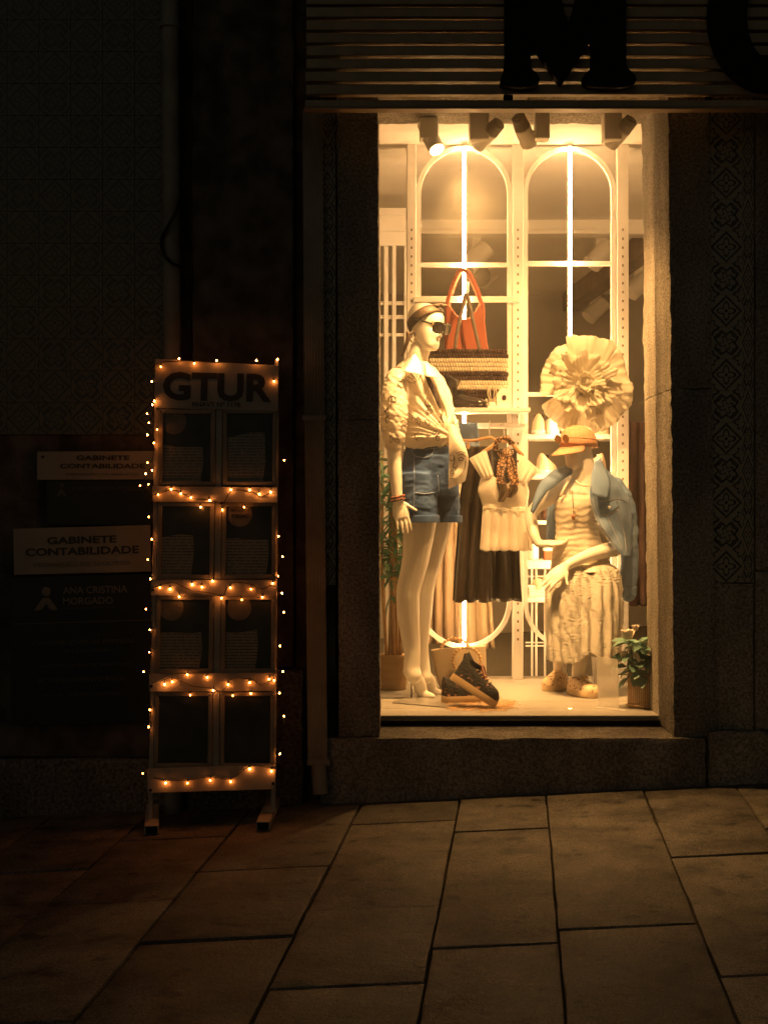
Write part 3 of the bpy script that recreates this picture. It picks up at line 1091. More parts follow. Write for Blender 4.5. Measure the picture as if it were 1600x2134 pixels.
def lx(py, k):  # column guides at a given picture height: k = 0..3 (left edge, left inner, right inner, right edge)
    t = (py - 750) / 900.0
    return (325 - 15 * t, 452 - 9 * t, 465 - 9 * t, 581 - 7 * t)[k]
# uprights
for k0, w in ((0, 9), (3, -9), (1, 13)):
    top = 750 if k0 != 1 else 852
    bot = 1708 if k0 == 0 else (1694 if k0 == 3 else 1604)
    slabp([(lx(top, k0), top), (lx(top, k0) + w, top), (lx(bot, k0) + w, bot), (lx(bot, k0), bot)], -.018, .004, 'upright', 'stand')
# header board
hdr = slabp([(325, 748), (581, 762), (580, 856), (323, 850)], .0045, .013, 'header_board', 'stand')
tm = put_text('lettering', 'GTUR', None, None, 'letter_dark', stand, bold=.034, h=60 * 5.77 / FPX, w=226 * 5.77 / FPX, at=SP(454, 806.5, .0145), rot=R(1.2), tilt=R(-4))
put_text('lettering', 'RNAVT Nº 1178', None, None, 'letter_dark', stand, bold=.012, h=10 * 5.76 / FPX, w=100 * 5.76 / FPX, at=SP(452, 843, .0145), rot=R(1.0), tilt=R(-4))
bars = [(1013, 1045), (1207, 1240), (1403, 1440), (1600, 1650)]
for a, b_ in bars:
    s_ = (2 if a < 1100 else 1 if a < 1300 else -2 if a < 1500 else -8)
    slabp([(lx(a, 0) - 1, a), (lx(a, 3) + 1, a + s_ ), (lx(b_, 3) + 1, b_ + s_), (lx(b_, 0) - 1, b_)], .0045, .020, 'crossbar', 'stand', bevel=.003)
rows = [(853, 1012), (1046, 1206), (1241, 1402), (1441, 1599)]
prng = random.Random(5)
for ri, (a, b_) in enumerate(rows):
    for ci in range(2):
        xa0, xb0 = (lx(a, 0) + 10, lx(a, 1) - 1) if ci == 0 else (lx(a, 2) + 2, lx(a, 3) - 2)
        xa1, xb1 = (lx(b_, 0) + 10, lx(b_, 1) - 1) if ci == 0 else (lx(b_, 2) + 2, lx(b_, 3) - 2)
        fw = 9
        def q(u, v, ia=xa0, ib=xb0, ja=xa1, jb=xb1, a=a, b_=b_):
            l_, r_ = ia + (ja - ia) * v, ib + (jb - ib) * v
            return (l_ + (r_ - l_) * u, a + (b_ - a) * v)
        fu, fv = fw / (xb0 - xa0), fw / (b_ - a)
        # poster under a clear sheet
        pst = slabp([q(.02, .02), q(.98, .02), q(.98, .98), q(.02, .98)], -.006, -.002, 'poster', 'poster_dark', bevel=0)
        if ri < 3:
            n = 20
            rw, hh, sl_ = prng.uniform(.62, .86), prng.uniform(.34, .50), prng.uniform(-.06, .08)
            wv = [q(fu + (rw - fu) * k / n, hh + prng.uniform(.01, .02) * math.sin(k * .22 + ri * 2.1 + ci * 2) + sl_ * (k / n)) for k in range(n + 1)]
            low = [q(rw + .02, .68), q(rw - .03, .97), q(fu, .97)]
            slabp(wv + low, -.0018, -.0010, 'text_panel', 'poster_light', pst, bevel=0)
            if (ri, ci) in ((1, 1), (2, 1), (2, 0), (0, 0)):
                n = 18
                cc = q(.32 if ci else .26, .16)
                slabp([(cc[0] + 26 * math.cos(2 * math.pi * k / n), max(cc[1] + 27 * math.sin(2 * math.pi * k / n), a + 9)) for k in range(n)], -.0009, -.0003, 'badge', 'poster_badge', pst, bevel=0)
                if (ri, ci) == (1, 1):
                    put_text('lettering', 'ROTEIROS', None, None, 'letter_dark', pst, h=.012, w=.075, at=SP(cc[0], cc[1] - 8, .0006), tilt=R(-4))
                    put_text('lettering', 'TURISMO', None, None, 'letter_dark', pst, h=.016, w=.07, at=SP(cc[0], cc[1] + 4, .0006), tilt=R(-4), bold=.015)
        # moulding: four bars, mitred
        o_ = [q(0, 0), q(1, 0), q(1, 1), q(0, 1)]
        i_ = [q(fu, fv), q(1 - fu, fv), q(1 - fu, 1 - fv), q(fu, 1 - fv)]
        for e in range(4):
            j = (e + 1) % 4
            slabp([o_[e], o_[j], i_[j], i_[e]], -.0015, .011, 'frame_bar', 'stand_frame', bevel=.003)
# feet: rectangular steel tubes lying on the pavement, open ends dark
for (fx, fy), (bx, by) in (((316, 1741), (319, 1694)), ((548, 1733), (574, 1672))):
    a, b_ = G(fx, fy), G(bx, by)
    d = (b_ - a).normalized()
    s_ = d.cross(Vector((0, 0, 1))).normalized() * .027
    up = Vector((0, 0, .034))
    lift = Vector((0, 0, .004))
    e = a + lift
    poly = [e - s_, e + s_, e + s_ + up, e - s_ + up]
    MB().prism(poly, b_ - a).build('foot', 'stand', stand, bevel=.003)
    k = .82
    cc = e + up / 2 - d * .001
    MB().prism([cc + (p - (e + up / 2)) * k for p in poly], -d * .0015).build('foot_end', 'black_metal', stand)
for px, py in ((316, 1644), (570, 1630), (317, 1428), (321, 1228)):
    MB().ball(SP(px, py, .021), .006, 10, 6, (1, .6, 1)).build('bolt', 'black_metal', stand, smooth=True)

BULBS = [(376, 748), (453.5, 752), (536, 752), (578.5, 749), (338, 765), (317, 795), (324, 836), (319, 843.6), (308, 862.6), (312.4, 881), (330.5, 895), (308, 906), (323.4, 923), (309, 964), (319, 980), (305, 987), (292.7, 1012), (311, 1009),
         (321, 1031), (333, 1030), (359.5, 1019), (379.4, 1028), (400.4, 1036), (439, 1042), (483, 1020), (522, 1020.5), (542, 1029), (565.6, 1025), (578.6, 1037), (420, 1056), (465, 1062), (510.6, 1056), (592.7, 959), (311, 1077), (581, 1117), (589.5, 1159), (318.5, 1123), (309.7, 1165.5), (314.6, 1206),
         (445, 1209), (403, 1216.5), (423, 1221.6), (336, 1223), (356.8, 1226), (482, 1223), (524.5, 1226), (569.5, 1214), (580.5, 1200), (588, 1236), (376, 1242), (463, 1245), (505.6, 1248), (548, 1243), (305, 1269), (592, 1275), (314, 1311.5), (584, 1345), (313, 1357.5), (590, 1398.6), (299.7, 1400),
         (393, 1403), (434, 1409), (346, 1423), (362, 1418), (477, 1424), (522, 1419.6), (561.6, 1412.5), (572.6, 1415), (315, 1425), (446.6, 1436), (398.6, 1446), (486.8, 1447), (524, 1443), (583, 1443), (313.6, 1478), (592, 1492), (311.5, 1513.6), (584, 1568.7), (522, 1599), (567, 1603), (299, 1610.6), (348, 1627.7), (393, 1628), (440.6, 1622), (482.6, 1625), (407, 758), (572, 795)]
lights = thing('fairy_lights', 'string of small warm fairy lights wound round the poster stand', 'fairy lights', SP(440, 1650, .03))
bm0 = MB().ball((0, 0, 0), .0025, 8, 6, (1, 1, 1.25))
BME = []
for bmat_ in ('bulb', 'bulb_dim', 'bulb_hot', 'bulb'):
    bme = bm0.mesh('bulb')
    recalc(bme)
    bme.materials.append(M[bmat_])
    BME.append(bme)
for px, py in BULBS:
    edge = px < 322 or px > 576
    inbar = any(a - 2 <= py <= b_ + 2 for a, b_ in bars) or py < 770
    off = prng.uniform(.002, .018) if edge else (prng.uniform(.028, .034) if inbar else prng.uniform(.022, .032))
    o = bpy.data.objects.new('bulb', prng.choice(BME))
    o.location = SP(px, py, off)
    C.objects.link(o)
    setparent(o, lights)
    # little socket and stalk back to the cord
    c = SP(px, py, off)
    if edge:
        s_ = 1 if px < 400 else -1
        e = c + Vector((s_ * .020 * (1 if abs(px - (316 if px < 400 else 580)) > 6 else .3), .003, prng.uniform(-.006, .008)))
    else:
        e = c + Vector((prng.uniform(-.004, .004), .004, .016))
    MB().tube([c + (e - c) * .15, e], [.0026, .0016], 6).build('socket', 'wire', lights)
def cord(pix, w=.0014):
    pts = [SP(x, y, o_) for x, y, o_ in pix]
    q = [Vector(p) for p in spline([tuple(p) for p in pts], len(pts) * 6)]
    q = [p + Vector((noise.noise(p * 40) * .004, noise.noise(p * 40 + Vector((5, 5, 5))) * .003, 0)) for p in q]
    MB().tube(q, w, 5).build('cord', 'wire', lights, smooth=True)
cord([(578, 752, .012), (536, 754, .018), (453, 755, .018), (376, 752, .018), (322, 762, .012), (321, 800, .012), (323, 840, .012), (317, 880, .01), (322, 920, .012), (318, 960, .008), (302, 990, .004), (306, 1012, .008), (320, 1030, .024)])
for yy, dy in ((1028, 0), (1220, 0), (1418, 0)):
    cord([(318, yy + 4, .020), (340, yy - 2, .024), (360, yy - 8, .024), (385, yy + 2, .024), (405, yy + 10, .024), (440, yy + 14, .024), (465, yy + 20, .020), (485, yy - 6, .024), (525, yy - 4, .024), (545, yy + 6, .024), (566, yy - 2, .024), (580, yy + 4, .018)])
cord([(322, 1618, .022), (348, 1624, .024), (393, 1622, .024), (440, 1616, .024), (483, 1620, .024), (522, 1594, .024), (567, 1598, .024), (578, 1600, .014)])
cord([(316, 1040, .012), (318, 1080, .006), (320, 1123, .006), (315, 1165, .006), (317, 1206, .012), (316, 1270, .006), (317, 1312, .006), (315, 1358, .006), (313, 1400, .01), (313, 1440, .006), (314, 1480, .006), (313, 1514, .006), (311, 1560, .006), (307, 1608, .008)])
cord([(580, 762, .01), (582, 860, .008), (583, 959, .006), (581, 1037, .012), (582, 1117, .006), (581, 1160, .006), (581, 1200, .012), (582, 1275, .008), (581, 1345, .008), (580, 1400, .012), (584, 1445, .006), (588, 1485, .004), (590, 1520, .004), (584, 1560, .006), (580, 1590, .01)])

# ============================================================ SPOTLIGHTS UNDER THE SHOP CEILING
M['lamp_body'] = mat('lamp_white', (0.80, 0.77, 0.71), 0.5)
M['fin'] = mat('lamp_fin', (0.42, 0.39, 0.34), 0.5)
def spot_thing(label, x0, x1, yb, Y, head, face, target, energy, lit, size=48, blend=.9, grp='spotlights over the display'):
    top = SOF - .003
    a, b_ = P(x0, yb, Y), P(x1, yb, Y)
    t = thing('spotlight', label, 'spotlight', ((a.x + b_.x) / 2, Y, top), grp)
    MB().box(a.x, b_.x, Y - .045, Y + .045, a.z, top - .002, .004).build('housing', 'lamp_body', t)
    hc_, fc = Vector(head), Vector(face)
    d = (fc - hc_).normalized()
    L_ = (fc - hc_).length
    rad = .037
    # arm
    MB().tube([Vector(((a.x + b_.x) / 2, Y, a.z + .03)), hc_], .010, 8).build('arm', 'lamp_body', t, smooth=True)
    tb = MB().tube([hc_ - d * .03, fc], rad, 24)
    tb.build('head', 'lamp_body', t, smooth=True, angle=40)
    for k in range(7):
        p = hc_ - d * (.034 + .008 * k)
        MB().tube([p, p - d * .003], rad * (.96 - .02 * k), 20).build('fin', 'fin', t)
    MB().tube([hc_ - d * .09, hc_ - d * .03], rad * .45, 12).build('core', 'fin', t)
    # recessed glowing face inside a rim
    MB().tube([fc + d * .0005, fc + d * .0015], rad * .84, 24).build('lamp_face', M['lamp_face'] if lit else 'lamp_face', t)
    ld = bpy.data.lights.new('spot_light', 'SPOT')
    ld.energy = energy
    ld.color = WARM
    ld.spot_size = R(size)
    ld.spot_blend = blend
    ld.shadow_soft_size = .022
    lo = bpy.data.objects.new('spot_light', ld)
    lo.location = fc + d * .03
    q = (Vector(target) - lo.location).to_track_quat('-Z', 'Y')
    lo.rotation_euler = q.to_euler()
    C.objects.link(lo)
    setparent(lo, t)
    return t
K = 1.9
LY1 = 6.420
spot_thing('white spotlight on the shop ceiling with its glowing face turned to the street', 874, 912, 292, LY1 + .09, P(897, 287, LY1 + .09), P(910, 312, LY1 + .055), P(1325, 1180, 6.48), 130 * K, True, 94, 1.0)
spot_thing('white ceiling spotlight second from the standing mannequin side, fins to its right', 977, 1017, 296, LY1, P(1014, 282, LY1), P(994, 302, LY1 + .05), P(878, 1250, 7.0), 165 * K, False, 38, 1.0)
spot_thing('white ceiling spotlight with its finned back turned towards the middle of the window', 1113, 1143, 293, LY1, P(1092, 276, LY1), P(1102, 300, LY1 + .05), P(1210, 1330, 6.9), 200 * K, False, 29, 1.0)
spot_thing('white ceiling spotlight closest to the rough stone jamb, fins towards the jamb', 1255, 1292, 296, LY1, P(1290, 278, LY1), P(1270, 300, LY1 + .05), P(1010, 1000, 7.4), 105 * K, False, 94, 1.0)

# ============================================================ ARCHED DISPLAY FRAME
FY = 7.70
def fx(px): return (px - CX) * FY / FPX
def fz(py): return HC + (CY - py) * FY / FPX
unit = thing('arched_frame', 'white arched double shelving frame standing at the back of the window', 'display frame', (fx(1075), FY, FLOOR))
for a, b_ in ((848, 866.5), (1067, 1089), (1283.5, 1308)):
    po = MB().box(fx(a), fx(b_), FY - .02, FY + .04, FLOOR, CEIL - .001, .002).build('post', 'white', unit)
    sl = MB()
    y = 478
    cxm = (a + b_) / 2
    while y < 1330:
        sl.box(fx(cxm) - .0045, fx(cxm) + .0045, FY - .0212, FY - .0195, fz(y + 5), fz(y))
        y += 18.5
    so = sl.build('slots', 'slot', po)
    so['kind'] = 'stuff'
def stadium(xl, xr, yt, yb, w, y0, y1):
    n = 20
    r = (xr - xl) / 2
    cx = (xl + xr) / 2
    def outline(rr):
        pts = []
        for k in range(n + 1):
            a = math.pi * k / n
            pts.append((cx - rr * math.cos(a), yt + r - rr * math.sin(a)))
        for k in range(n + 1):
            a = math.pi * k / n
            pts.append((cx + rr * math.cos(a), yb - r + rr * math.sin(a)))
        return pts
    o_, i_ = outline(r), outline(r - w)
    n2 = len(o_)
    vs = []
    for Yv in (y0, y1):
        vs += [Vector((fx(x), Yv, fz(y))) for x, y in o_] + [Vector((fx(x), Yv, fz(y))) for x, y in i_]
    fs = []
    for k in range(n2):
        j = (k + 1) % n2
        fs += [(k, j, n2 + j, n2 + k), (2 * n2 + k, 2 * n2 + j, 3 * n2 + j, 3 * n2 + k), (k, j, 2 * n2 + j, 2 * n2 + k), (n2 + k, n2 + j, 3 * n2 + j, 3 * n2 + k)]
    return MB().add(vs, fs)
stadium(867.5, 1066, 304, 1352, 9.5, FY - .015, FY + .02).build('arch', 'white', unit, smooth=True, angle=40)
stadium(1090, 1281.5, 306, 1352, 9, FY - .015, FY + .02).build('arch', 'white', unit, smooth=True, angle=40)
for x0_, x1_, ya, yb in ((877, 1057, 548, 557.5), (1099, 1272, 545, 554.5), (1099, 1272, 818, 826)):
    MB().box(fx(x0_), fx(x1_), FY - .012, FY + .015, fz(yb), fz(ya), .002).build('crossbar', 'white', unit)
MB().box(fx(861), fx(1082), FY - .045, FY - .022, fz(632), fz(620), .002).build('crossbar', 'white', unit)
# shelf of the left bay
MB().box(fx(866), fx(1096), 7.47, FY - .022, HC + .522, HC + .541, .002).build('shelf', 'white', unit)
for px in (872, 1078):
    MB().prism([(fx(px), FY - .022, HC + .521), (fx(px), 7.53, HC + .521), (fx(px), FY - .022, HC + .45)], (.004, 0, 0)).build('shelf_bracket', 'white', unit)
MB().box(fx(930), fx(1098), FY - .045, FY - .022, fz(893.5), fz(882.5), .002).build('hanging_rail', 'white', unit)
# shelves of the right bay, behind the frame
for y, th, d in ((905, .024, .30), (988, .024, .30), (1085, .020, .30), (1168, .045, .30), (1246, .024, .30)):
    Y0 = FY + .045
    z1 = HC + (CY - y) * Y0 / FPX
    MB().box(fx(1080), fx(1310), Y0, Y0 + d, z1 - th, z1, .002).build('shelf', 'white', unit)

led = 0
for px, side in ((966, 'behind the orange tote bag'), (1184.5, 'behind the big paper flower')):
    t = thing('led_tube', 'slim glowing vertical light tube ' + side, 'light tube', (fx(px), FY - .035, fz(1345)), 'light tubes in the arches')
    MB().tube([(fx(px) , FY - .050, fz(311)), (fx(px), FY - .050, fz(1345))], .0092, 12).build('tube', 'led', t, smooth=True, angle=50)
    for y in (309, 1347):
        MB().box(fx(px) - .011, fx(px) + .011, FY - .062, FY - .016, fz(y) - .006, fz(y) + .006, .002).build('end_cap', 'white', t)

# ---- things deeper in the shop
lat = thing('lattice_screen', 'cream lattice screen of upright bars behind the standing mannequin', 'screen', P(820, 1300, 8.83))
LY = 8.83
def lbox(x0_, x1_, y0_, y1_, Y0, Y1, name, m='white'):
    a, b_ = P(x0_, y1_, LY), P(x1_, y0_, LY)
    return MB().box(a.x, b_.x, Y0, Y1, a.z, b_.z, .003).build(name, m, lat)
lbox(770, 846, 433, 512, LY, LY + .06, 'top_panel')
lbox(770, 846, 447, 449, LY - .006, LY, 'moulding')
lbox(770, 846, 480, 484, LY - .008, LY, 'moulding')
for a, b_ in ((800, 809), (817, 825), (842, 847), (784, 792)):
    lbox(a, b_, 512.5, 1420, LY, LY + .03, 'bar')
for a, b_ in ((626, 634), (655, 663), (693, 700)):
    lbox(770, 846, a, b_, LY + .031, LY + .05, 'rail')
def back_spot(px, y0_, y1_, w, Y, rot=0):
    a, b_ = P(px - w / 2, y1_, Y), P(px + w / 2, y0_, Y)
    t = thing('spotlight', {992: 'shop-depth ceiling spotlight beside the left light tube, above the tote bag', 1017: 'narrow hanging spotlight lower behind the tote bag handles', 1250: 'ceiling spotlight deep in the shop under the right arch beam', 1240: 'white hanging spotlight deep in the shop, upper right of the paper flower', 1328: 'spotlight half hidden by the right stone jamb'}[px], 'spotlight', ((a.x + b_.x) / 2, Y, b_.z), 'spotlights deep in the shop')
    MB().box(a.x, b_.x, Y - .05, Y + .05, a.z, b_.z, .004).build('housing', 'lamp_body', t)
    MB().box((a.x + b_.x) / 2 - .02, (a.x + b_.x) / 2 + .02, Y - .02, Y + .02, b_.z, CEIL - .001).build('stem', 'lamp_body', t)
    c = Vector(((a.x + b_.x) / 2, Y - .03, a.z - .01))
    MB().tube([c + Vector((.07, .02, .07)), c + Vector((-.07, -.02, -.07))], .07, 16).build('head', 'lamp_body', t, smooth=True, angle=40)
    ld = bpy.data.lights.new('spot_light', 'SPOT')  # beam added to these fittings to brighten the depth of the shop
    ld.energy = 160
    ld.color = WARM
    ld.spot_size = R(120)
    ld.spot_blend = 1.0
    ld.shadow_soft_size = .04
    lo = bpy.data.objects.new('spot_light', ld)
    lo.location = c + Vector((-.12, -.04, -.12))
    lo.rotation_euler = (R(-10), R(35), 0)
    C.objects.link(lo)
    setparent(lo, t)
back_spot(992, 492, 535, 18, 10.2)
back_spot(1017, 532, 572, 14, 12.0)
back_spot(1250, 490, 530, 22, 10.2)
back_spot(1240, 608, 645, 22, 12.4)
back_spot(1328, 550, 592, 18, 11.0)
bl = thing('pendant_bulb', 'round unlit glass bulb hanging beyond the tote bag handles', 'bulb', P(1000, 575, 11.0))
M['clear_bulb'] = mat('frosted_bulb', (0.5, 0.45, 0.36), 0.2)
MB().ball(P(1000, 575, 11.0), .080, 16, 10).build('globe', 'clear_bulb', bl, smooth=True)
MB().tube([P(1000, 562, 11.0), (P(1000, 562, 11.0).x, 11.0, CEIL)], .006, 6).build('cable', 'wire', bl)
# ============================================================ MANNEQUINS
def FP(px, py):
    """point of the display floor along that line of sight"""
    Y = 0.893 * FPX / (py - CY)
    return Vector(((px - CX) * Y / FPX, Y, FLOOR))
M['mannequin'] = mat('mannequin_gloss', (0.76, 0.71, 0.64), 0.34, (0.73, 0.68, 0.61), 3, spec=0.5)
M['shirt'] = mat('satin_shirt', (0.84, 0.78, 0.69), 0.5, (0.80, 0.74, 0.65), 7, bump=0.25, bscale=26, spec=0.35, sheen=0.2)
thin(M['shirt'], (.85, .78, .68), .35)
M['collar'] = mat('white_collar', (0.86, 0.84, 0.80), 0.6)
M['ink'] = mat('ink_print', (0.05, 0.032, 0.022), 0.8, spec=.1)
M['black_top'] = mat('dark_dotted_top', (0.02, 0.015, 0.014), 0.7, (0.25, 0.05, 0.04), 120, nlo=.62, nhi=.66)
M['denim_dark'] = weave('denim_dark', (0.022, 0.050, 0.14), (0.075, 0.135, 0.29), 260, rot=(0, R(35), 0), bump=.35, dist=.001, distort=.6)
M['denim_light'] = weave('denim_light', (0.13, 0.21, 0.36), (0.27, 0.37, 0.53), 240, rot=(0, R(35), 0), bump=.3, dist=.001, distort=.6)
M['stitch'] = mat('seam_thread', (0.20, 0.25, 0.40), 0.8)
M['fray'] = mat('frayed_edge', (0.45, 0.45, 0.5), 0.9)
M['scarf_brown'] = mat('brown_scarf', (0.045, 0.028, 0.018), 0.55, (0.10, 0.065, 0.04), 22, bump=.3)
M['black_plastic'] = mat('black_acetate', (0.012, 0.01, 0.009), 0.12, spec=0.6)
M['lens_dark'] = mat('dark_lens', (0.02, 0.015, 0.012), 0.05, spec=0.8)
M['gold'] = mat('gold_metal', (0.75, 0.48, 0.16), 0.25, metal=0.9)
M['steel'] = mat('steel_plate', (0.38, 0.36, 0.33), 0.28, (0.31, 0.29, 0.27), 8, metal=0.5)
M['beads'] = mat('coral_beads', (0.45, 0.10, 0.05), 0.4, (0.10, 0.04, 0.03), 150)

def head_mb(mb, c, yaw, pitch, s=1.0, nose=True, n=44):
    """head: yaw 0 faces the street (-Y); positive yaw turns towards +X; pitch bows it"""
    tab = [(-.114, .058, .046, .008), (-.110, .076, .022, .026), (-.100, .088, .000, .038), (-.085, .090, -.022, .047), (-.060, .087, -.046, .056), (-.030, .086, -.070, .064), (0, .084, -.088, .071),
           (.03, .089, -.098, .075), (.06, .085, -.097, .074), (.085, .068, -.086, .064), (.100, .046, -.066, .049), (.109, .020, -.040, .030), (.113, -.003, -.018, .010)]
    rows = spline(tab, 40)
    rings = []
    for u, f, b_, w in rows:
        ring = []
        mid, half = (f + b_) / 2, (f - b_) / 2
        for k in range(n):
            t = 2 * math.pi * k / n
            ct, st = math.cos(t), math.sin(t)
            ff = mid + half * math.copysign(abs(ct) ** .9, ct)
            ss = w * math.copysign(abs(st) ** .9, st)
            if ct > 0 and nose:
                g = math.exp(-(ss / .0115) ** 2)
                prof = 0
                if -.052 < u < .026:
                    prof = .027 * math.exp(-((u + .034) / .016) ** 2) + .011 * math.exp(-((u + .006) / .020) ** 2)
                ff += g * prof
                ff -= .011 * math.exp(-((abs(ss) - .033) / .016) ** 2) * math.exp(-((u - .006) / .015) ** 2)
                ff += .006 * math.exp(-(ss / .024) ** 2) * (math.exp(-((u + .066) / .006) ** 2) + math.exp(-((u + .079) / .006) ** 2))
                ff += .006 * math.exp(-(ss / .02) ** 2) * math.exp(-((u + .102) / .010) ** 2)
                ff += .004 * math.exp(-((abs(ss) - .030) / .014) ** 2) * math.exp(-((u - .030) / .008) ** 2)
            ring.append((ff * s, ss * s, u * s))
        rings.append(ring)
    cy, sy, cp, sp = math.cos(yaw), math.sin(yaw), math.cos(pitch), math.sin(pitch)
    fwd = Vector((sy * cp, -cy * cp, -sp))
    side = Vector((cy, sy, 0))
    up = side.cross(fwd) * -1
    if up.z < 0:
        up = -up
    c = Vector(c)
    def L2W(f, s_, u):
        return c + fwd * f + side * s_ + up * u
    mb.loft([[L2W(*p) for p in r] for r in rings])
    return L2W, fwd, side, up

def finger(mb, base, d1, length, r, curl, axis):
    """three phalanges bending about axis"""
    p = Vector(base)
    d = Vector(d1).normalized()
    pts = [p.copy()]
    for k, fr in enumerate((.45, .32, .23)):
        p = p + d * length * fr
        pts.append(p.copy())
        d = Matrix.Rotation(curl, 3, axis) @ d
    q = [Vector(a) for a in spline([tuple(a) for a in pts], 10)]
    mb.tube(q, [r * (1.0 - .03 * k) for k in range(10)], 10, dome=True)
def hand(mb, wrist, dirn, normal, L=.17, thumb=1, curl=.18, spread=.16):
    """wrist point, pointing direction, palm normal; thumb side +1 or -1"""
    d = Vector(dirn).normalized()
    nrm = Vector(normal)
    nrm = (nrm - d * nrm.dot(d)).normalized()
    s = d.cross(nrm).normalized() * thumb
    w = Vector(wrist)
    palm = L * .50
    rings = []
    for t, hw, hh in ((-.10, .023, .020), (.0, .025, .017), (.35, .036, .014), (.75, .041, .013), (1.0, .039, .011), (1.08, .034, .008)):
        c = w + d * palm * t
        rings.append([c + s * hw * math.cos(2 * math.pi * k / 16) + nrm * hh * math.sin(2 * math.pi * k / 16) for k in range(16)])
    mb.loft(rings)
    for k, (o, ln, r) in enumerate(((.028, .072, .0082), (.0095, .080, .0085), (-.0095, .074, .0082), (-.028, .058, .0072))):
        base = w + d * palm * .94 + s * o
        dd = d + s * spread * (o / .028) * .6
        finger(mb, base, dd, ln * L / .17, r, curl, s)
    tb = w + d * palm * .25 + s * .030
    finger(mb, tb, d * .75 + s * .65 + nrm * .25, .062 * L / .17, .0092, -curl * .5 * thumb, nrm)
def ribbon(bvh, pix, w, off=.0025, name='print', m='ink', par=None, n=None, fallback=4.1):
    """thin line lying on a surface"""
    n = n or len(pix) * 6
    q = spline(pix, n)
    pts = [onsurf(bvh, a[0], a[1], off, fallback) for a in q]
    # drop jumps to other surfaces
    clean = [pts[0]]
    for p in pts[1:]:
        if (p - clean[-1]).length < .05:
            clean.append(p)
    if len(clean) < 2:
        return None
    return MB().tube(clean, w, 5)
def sheet(pathA, pathB, nu=14, nv=10, bulge=.0, wob=.0, ws=18, seed=0):
    """cloth between two edges given as (px, py, Y) paths; bulge pushes the middle to the street"""
    a, b_ = spline(pathA, nu), spline(pathB, nu)
    def fn(u, v):
        k = int(round(u * (nu - 1)))
        q = a[k] * (1 - v) + b_[k] * v
        p = P(*q)
        p.y -= bulge * math.sin(math.pi * v)
        d = noise.noise(p * ws + Vector((seed, seed * 2, 0)))
        p.y += wob * d
        p.x += wob * .4 * noise.noise(p * ws + Vector((9, seed, 4)))
        return p
    return MB().grid(fn, nu, nv)

def drape(rows, n=96, folds=9, amp=.010, seed=0, grow=1.0, dip=None, cap=False, top_cap=False, crk=None, per=7, lobes=0.0):
    """hanging cloth: rows (py, px_left, px_right, Y, half depth); ripples that grow downwards"""
    rr = spline(rows, (len(rows) - 1) * per + 1)
    rings = []
    m = len(rr) - 1
    for i, (py, xl, xr, Y, dp) in enumerate(rr):
        c = P((xl + xr) / 2, py, Y)
        hw = (xr - xl) / 2 * (Y + DY) / FPX
        ring = []
        for k in range(n):
            t = 2 * math.pi * k / n
            g = (i / m) ** grow
            w = amp * g * math.sin(folds * t + seed + 1.7 * noise.noise(Vector((math.cos(t) * 2, math.sin(t) * 2, seed)))) + amp * .5 * g * noise.noise(Vector((math.cos(t) * 5, math.sin(t) * 5, py * .004 + seed)))
            p = c + Vector(((hw + w) * math.cos(t), (dp + w) * math.sin(t), 0))
            if lobes and math.sin(t) < 0:
                # two knees push the cloth forward
                x_ = math.cos(t)
                k_ = math.exp(-((x_ + .50) / .30) ** 2) + math.exp(-((x_ - .52) / .30) ** 2) - .8 * math.exp(-((x_ - .0) / .22) ** 2)
                p.y -= lobes * k_ * min(1, i / m * 6) * (1 - .6 * i / m)
                p.z += lobes * .35 * k_ * max(0, 1 - i / m * 5)
            if dip:
                p.z += dip(t, i / m)
            if crk:
                p += Vector((math.cos(t), math.sin(t), 0)) * crk(p)
            ring.append(p)
        rings.append(ring)
    mb_ = MB().loft(rings, cap=False)
    if top_cap:
        mb_.f.append(tuple(range(n)))
    return mb_
# ------------------------------------------------------------ standing mannequin
DY = 2.76
SM = thing('mannequin', 'standing pale mannequin in denim shorts, line-print shirt, headscarf and dark sunglasses', 'mannequin', FP(880, 1458), 'mannequins in the window')
Y0 = 4.14
b = MB()
hc = P(886, 680, 4.12)
L2W, hf, hs, hu = head_mb(b, hc, R(52), R(12), .97)
limb(b, [(882, 706, 4.13, 19), (877, 725, 4.13, 20.5), (868, 750, 4.14, 23), (862, 775, 4.15, 30), (862, 800, 4.16, 40)])           # neck
limb(b, [(862, 785, 4.16, 42), (868, 840, 4.16, 46), (876, 890, 4.16, 38), (885, 930, 4.16, 40), (890, 985, 4.17, 40)], flat=.72)   # trunk
limb(b, [(878, 1000, 4.14, 32), (875, 1045, 4.11, 34), (874, 1093, 4.10, 34.5), (866, 1165, 4.10, 28), (852, 1224, 4.10, 25.0), (850, 1247, 4.10, 24.5), (852, 1294, 4.11, 22.5), (857, 1341, 4.12, 18.6), (859, 1366, 4.12, 17), (858, 1392, 4.12, 17.5), (862, 1408, 4.11, 17)])
limb(b, [(905, 1000, 4.20, 32), (907, 1045, 4.22, 33), (908, 1093, 4.23, 33), (894, 1165, 4.23, 27), (881, 1224, 4.23, 24.5), (879, 1247, 4.23, 24), (876, 1294, 4.23, 22), (875, 1341, 4.23, 18), (877, 1370, 4.23, 17), (880, 1398, 4.22, 17), (884, 1412, 4.21, 16)])
